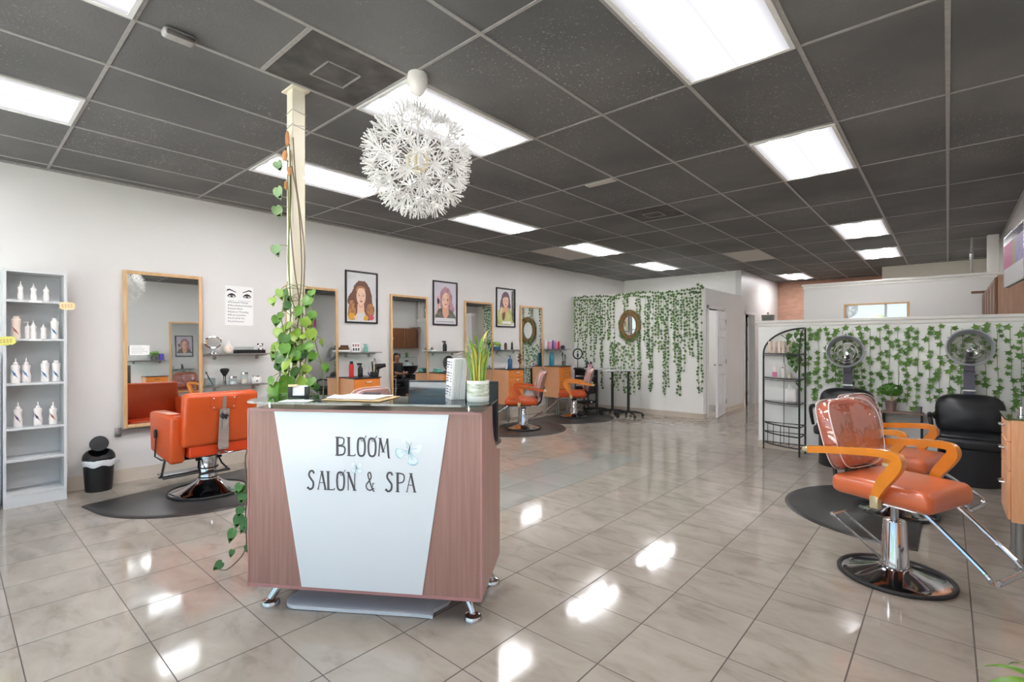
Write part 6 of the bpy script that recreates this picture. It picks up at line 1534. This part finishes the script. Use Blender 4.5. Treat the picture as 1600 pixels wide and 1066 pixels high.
for k in range(420):
    d = Vector((rnd.gauss(0, 1), rnd.gauss(0, 1), rnd.gauss(0, 1))).normalized(); q = Vector((d.x * .108, d.y * .108, .245 + d.z * .066)) * 1.0; q = Vector((q.x * rnd.uniform(.8, 1.05), q.y * rnd.uniform(.8, 1.05), q.z))
    a = d.cross(Vector((rnd.uniform(-1, 1), rnd.uniform(-1, 1), .4))).normalized() * .016; c = d.cross(a).normalized() * .009
    b.add([q - a, q - c + d * .004, q + a + d * .006, q + c + d * .004], [(0, 1, 2, 3)])
b.build('foliage', 'topiary', t, smooth=False) if 'topiary' in MATS else (mat('topiary', (86, 150, 40), 0.5, rgb2=(52, 104, 24), scale=30), b.build('foliage', 'topiary', t, smooth=False))
t = thing('dark_tumbler', 'small dark glass on the right end of the console table', 'glass', (-0.235, 7.10, .6305))
B().lathe([(0, 0), (.022, 0), (.026, .075), (.022, .075), (.019, .006), (0, .006)], 16).build('glass', 'pot_grey', t)

# on the half wall
t = thing('planter', 'grey planter box standing on the left end of the half-wall cap', 'planter', (-1.83, HY + .07, HZ + .0465))
B().rbox((0, 0, .04), (.145, .11, .08), .006, taper=lambda q: setattr(q, 'x', q.x * (1.0 if q.z > 0 else .88))).build('box', 'pot_grey', t)
b = B().tube([(0, 0, .075), (0, 0, .10)], .003, 5); ivy_leaf(b, (0, -.005, .105), .03, 0, (0, -1, 0), 0); b.build('sprout', 'ivy_dark', t)

# ================================================================== wash area beyond the half wall
mt = thing('framed_mirror', 'wide framed mirror on the taller partition reflecting the shop-front sky', 'mirror', (-0.905, PY, 1.78))
b = B()
for s in (-1, 1): b.rbox((s * .425, -.012, 0), (.03, .024, .60), .004, 1).rbox((0, -.012, s * .285), (.82, .024, .03), .004, 1)
b.build('frame', 'pale_wood', mt); B().bx(-.41, .41, -.012, -.006, -.27, .27).build('mirror_glass', 'mirror', mt, smooth=False)
# upper cabinets on the right wall
t = thing('wall_cupboard', 'brown wooden wall cupboards with raised doors along the right wall', 'cupboard', (WR, 7.46, 1.50))
N_ = 5; L = (10.06 - 7.46); dw = L / N_
B().bx(-.215, 0.0, 0, L, 0, .64).build('carcass', 'panel_wood', t, smooth=False)
for k in range(N_):
    d = B().rbox((-.226, dw * (k + .5), .32), (.020, dw - .03, .60), .004, 1).bx(-.240, -.236, dw * k + .02, dw * (k + 1) - .02, .03, .075).bx(-.240, -.236, dw * k + .02, dw * (k + 1) - .02, .565, .61).bx(-.240, -.236, dw * k + .02, dw * k + .07, .075, .565).bx(-.240, -.236, dw * (k + 1) - .07, dw * (k + 1) - .02, .075, .565).build('door', 'dark_cab', t, smooth=False)
    B().ell((-.25, dw * (k + .5) + (.17 if k % 2 else -.17), .08), .012, 10, 8).build('knob', 'brass_pale', d)
B().bx(-.36, 0, L - .18, L, .642, .668).build('top_board', 'dark_cab', t, smooth=False)
# counter below it
t = thing('wash_counter', 'white counter under the brown wall cupboards', 'counter', (WR - .004, 8.35, 0))
B().bx(-.42, 0, 0, 1.75, .10, .84).build('base', 'white_paint', t, smooth=False); B().bx(-.44, 0, -.02, 1.77, .84, .875).build('worktop', 'grey_board', t, smooth=False)
t2 = thing('wall_ledge', 'narrow glass ledge with toiletries above the white counter', 'shelf', (WR, 8.5, 1.22))
B().bx(-.16, 0, 0, 1.5, -.012, 0).build('glass_plate', 'table_glass', t2, smooth=False)
for k, (y, h, r, m, kd) in enumerate(((8.62, .10, .05, 'bottle_white', 'tube'), (8.82, .14, .04, 'bottle_white', 'cyl'), (9.15, .20, .035, 'bottle_white', 'pump'), (9.40, .12, .05, 'pic_grey', 'tube'), (9.70, .15, .045, 'ivy_dark', 'cyl'))):
    bottle(WR - .09, y, 1.2205, r, h, kd, ('short white tub, first on the glass ledge over the counter', 'white capped bottle, second on the glass ledge over the counter', 'white pump bottle in the middle of the glass ledge', 'grey tub, fourth on the glass ledge', 'dark green bottle, last on the glass ledge')[k], m, cat='toiletry')
bottle(WR - .22, 9.62, .8755, .06, .26, 'spray', 'large pale blue spray bottle on the white counter', 'pale_blue', cap='black_plastic')
# shampoo unit
def lounge(loc, rz, label):
    t = thing('shampoo_chair', label, 'shampoo chair', loc, rz, 'black shampoo chairs')
    B().rbox((.05, 0, .40), (.52, .50, .12), .04, 3).build('seat', 'black_vinyl', t)
    B().rbox((-.26, 0, .68), (.12, .50, .56), .045, 3, rot=(0, R(-20), 0)).build('backrest', 'black_vinyl', t)
    for s in (-1, 1): B().tube([(-.22, s * .28, .52), (-.05, s * .29, .60), (.22, s * .29, .60), (.27, s * .29, .52), (.18, s * .28, .06), (-.16, s * .28, .05)], .016, 8, smooth=3).build('arm_frame', 'chrome', t)
    B().bx(-.2, .2, -.24, .24, .06, .33).build('base', 'black_vinyl', t, smooth=False)
    return t
lounge((-0.42, 8.62, 0), R(172), 'black reclining shampoo chair with a seated person, seen in a mirror')
t = thing('shampoo_bowl', 'black shampoo bowl on a pedestal beside the seated person, seen in a mirror', 'shampoo bowl', (-0.13, 9.28, 0))
B().lathe([(0, .70), (.12, .71), (.20, .80), (.25, .95), (.245, .955), (.19, .82), (.10, .74), (0, .735)], 26, sx=1.0, sy=1.15).build('bowl', 'black_plastic', t)
B().rbox((0, .05, .35), (.22, .24, .70), .03).build('pedestal', 'black_plastic', t); B().tube([(.12, .25, .90), (.10, .22, 1.02), (.03, .12, 1.04)], .014, 8, smooth=4).build('faucet', 'chrome', t)

# person in dark clothes, sitting and reading
def skin_body(name, V_, E_, rad, m, parent, root=0, sub=1):
    me = bpy.data.meshes.new(name); me.from_pydata(V_, E_, []); o = bpy.data.objects.new(name, me); C.objects.link(o); o.parent = parent
    me.materials.append(MATS[m]); sk = o.modifiers.new('skin', 'SKIN'); sk.use_smooth_shade = True
    for i, r_ in enumerate(rad): me.skin_vertices[0].data[i].radius = (r_, r_) if not isinstance(r_, tuple) else r_
    me.skin_vertices[0].data[root].use_root = True
    ss = o.modifiers.new('sub', 'SUBSURF'); ss.levels = sub; ss.render_levels = sub
    return o
pr = thing('person', 'person in dark clothes sitting in the shampoo chair with hands together, seen in a mirror', 'person', (-0.50, 8.63, 0), R(172))
# local +x is forward
bv = [(-.02, 0, .53), (-.05, 0, .72), (-.10, 0, .90), (-.115, 0, 1.03), (-.10, 0, 1.10), (-.08, 0, 1.16), (-.07, 0, 1.23), (-.075, 0, 1.29),
      (-.10, .17, 1.0), (-.06, .22, .80), (.16, .10, .74), (.24, .05, .745), (-.10, -.17, 1.0), (-.06, -.22, .80), (.16, -.10, .74), (.24, -.04, .745),
      (.02, .09, .52), (.42, .12, .53), (.44, .12, .12), (.02, -.09, .52), (.42, -.12, .53), (.44, -.12, .12), (.52, .13, .06), (.52, -.13, .06)]
be = [(0, 1), (1, 2), (2, 3), (3, 4), (4, 5), (5, 6), (6, 7), (3, 8), (8, 9), (9, 10), (10, 11), (3, 12), (12, 13), (13, 14), (14, 15), (0, 16), (16, 17), (17, 18), (18, 22), (0, 19), (19, 20), (20, 21), (21, 23)]
br_ = [(.15, .12), (.14, .11), (.15, .11), (.11, .09), .055, .072, .088, .07, .058, .045, .034, .026, .058, .045, .034, .026, .085, .062, .045, .085, .062, .045, .04, .04]
body = skin_body('body', bv, be, br_, 'skin', pr, 0, 2)
sv = [bv[i] for i in (0, 1, 2, 3, 8, 9, 12, 13)] + [(.04, .166, .77), (.04, -.166, .77)]
skin_body('shirt', sv, [(0, 1), (1, 2), (2, 3), (3, 4), (4, 5), (3, 6), (6, 7), (5, 8), (7, 9)], [(.165, .135), (.155, .125), (.165, .125), (.11, .10), .068, .055, .068, .055, .05, .05], 'cloth_dark', pr, 0, 2)
skin_body('trousers', [bv[0], bv[16], bv[17], (.44, .12, .16), bv[19], bv[20], (.44, -.12, .16)], [(0, 1), (1, 2), (2, 3), (0, 4), (4, 5), (5, 6)], [(.16, .13), .095, .074, .058, .095, .074, .058], 'cloth_dark', pr, 0, 2)
hb = B().ell((-.095, 0, 1.245), (.100, .092, .108), 18, 12); hb.v = [q for q in hb.v]
for q in hb.v:
    if q.x > -.06 and q.z < 1.30: q.x = -.075
hb.ell((-.13, 0, 1.16), (.07, .085, .12), 14, 10).build('hair', 'hair_black', pr)
fb = B()
for s in (-1, 1): fb.ell((.0145, s * .031, 1.225), (.006, .011, .006), 8, 6)
fb.build('eyes', 'pic_dark', pr); B().ell((.022, 0, 1.195), (.014, .011, .018), 10, 8).build('nose', 'skin', pr); B().ell((.010, 0, 1.160), (.008, .022, .006), 10, 6).build('mouth', 'pic_lip', pr)
for s in (-1, 1):
    hnd = B().ell((.265, s * .035, .75), (.042, .036, .018), 12, 8)
    for k in range(4): hnd.tube([(.285, s * .035 + (k - 1.5) * .017, .752), (.325 + .006 * (k in (1, 2)), s * .025 + (k - 1.5) * .016, .757), (.345 + .006 * (k in (1, 2)), s * .012 + (k - 1.5) * .015, .745)], [.0085, .008, .0065], 6)
    hnd.tube([(.25, s * .012, .762), (.285, s * .0, .778), (.305, s * -.004, .778)], [.010, .009, .007], 6); hnd.build('hand', 'skin', pr)
ph = tag(B().rbox((0, 0, 0), (.05, .075, .008), .003, rot=(0, R(-35), 0)).build('phone', 'paper', None, (-0.50 - .31, 8.63 + .045, .79), R(172)), 'small white card held by the seated person, seen in a mirror', 'card')

# ------------------------------------------------------------------ television on its arm
t = thing('television', 'wall television on a swing arm showing pink, olive and mauve stripes', 'television', (0.40, 6.62, 2.165), 0)
q0, q1 = Vector((0, 0, 0)), Vector((.06, -.92, 0)); dv = (q1 - q0); ln = dv.length; an = math.atan2(dv.y, dv.x)
t.rotation_euler = (0, 0, an)                     # local x runs along the screen toward the camera, +y is the wall side
hh = .235
B().rbox((ln / 2, .02, 0), (ln, .036, hh * 2), .006).build('case', 'black_plastic', t)
b = B().bx(0.002, ln - .002, -.0015, .003, -hh - .001, -hh + .014).bx(0.002, ln - .002, -.0015, .003, hh - .012, hh + .001).bx(0, .012, -.0015, .003, -hh, hh).bx(ln - .012, ln, -.0015, .003, -hh, hh); b.build('bezel', 'steel', t, smooth=False)
sx0, sx1, sz0, sz1 = .012, ln - .012, -hh + .014, hh - .012
def scr(a0, a1, c0, c1): return (sx0 + (sx1 - sx0) * a0, sx0 + (sx1 - sx0) * a1, -.0005, .003, sz0 + (sz1 - sz0) * c0, sz0 + (sz1 - sz0) * c1)
b = B(); b.mat(0).bx(*scr(0, 1, 0, .34)); b.mat(1).bx(*scr(0, .46, .34, .84)); b.mat(2).bx(*scr(.46, .60, .34, .84)); b.mat(3).bx(*scr(.60, 1, .34, .84)); b.mat(4).bx(*scr(0, 1, .84, 1))
b.build('screen', ['screen_white', 'screen_pink', 'screen_olive', 'screen_mauve', 'screen_dark'], t, smooth=False)
B().bx(ln * .4, ln * .6, .038, .05, -.1, .1).tube([(ln * .5, .05, .0), (ln * .45, .10, .0), (ln * .5, .17, .0)], .018, 8).build('swing_arm', 'black_metal', t, smooth=False)
# socket on the brick wall
t = thing('wall_switch', 'small cream switch plate low on the salmon brick wall', 'switch', (-2.62, YB, 1.92)); B().rbox((0, -.005, 0), (.075, .010, .115), .003).build('plate', 'cream_post', t); B().rbox((0, -.012, 0), (.02, .008, .03), .002).build('rocker', 'white_plastic', t)
# plant whose leaf tip shows at the right edge
t = thing('floor_plant', 'potted plant at the right edge with one green leaf showing', 'plant', (0.30, 2.62, 0))
B().lathe([(0, 0), (.07, 0), (.09, .16), (.08, .16), (0, .14)], 20).build('pot', 'pot_grey', t)
b = B()
for k in range(9): a = k * .7; blade(b, (0, 0, .14), (math.cos(a), math.sin(a), .9), .26, .018, 1.6)
b.build('leaves', 'leaf', t)
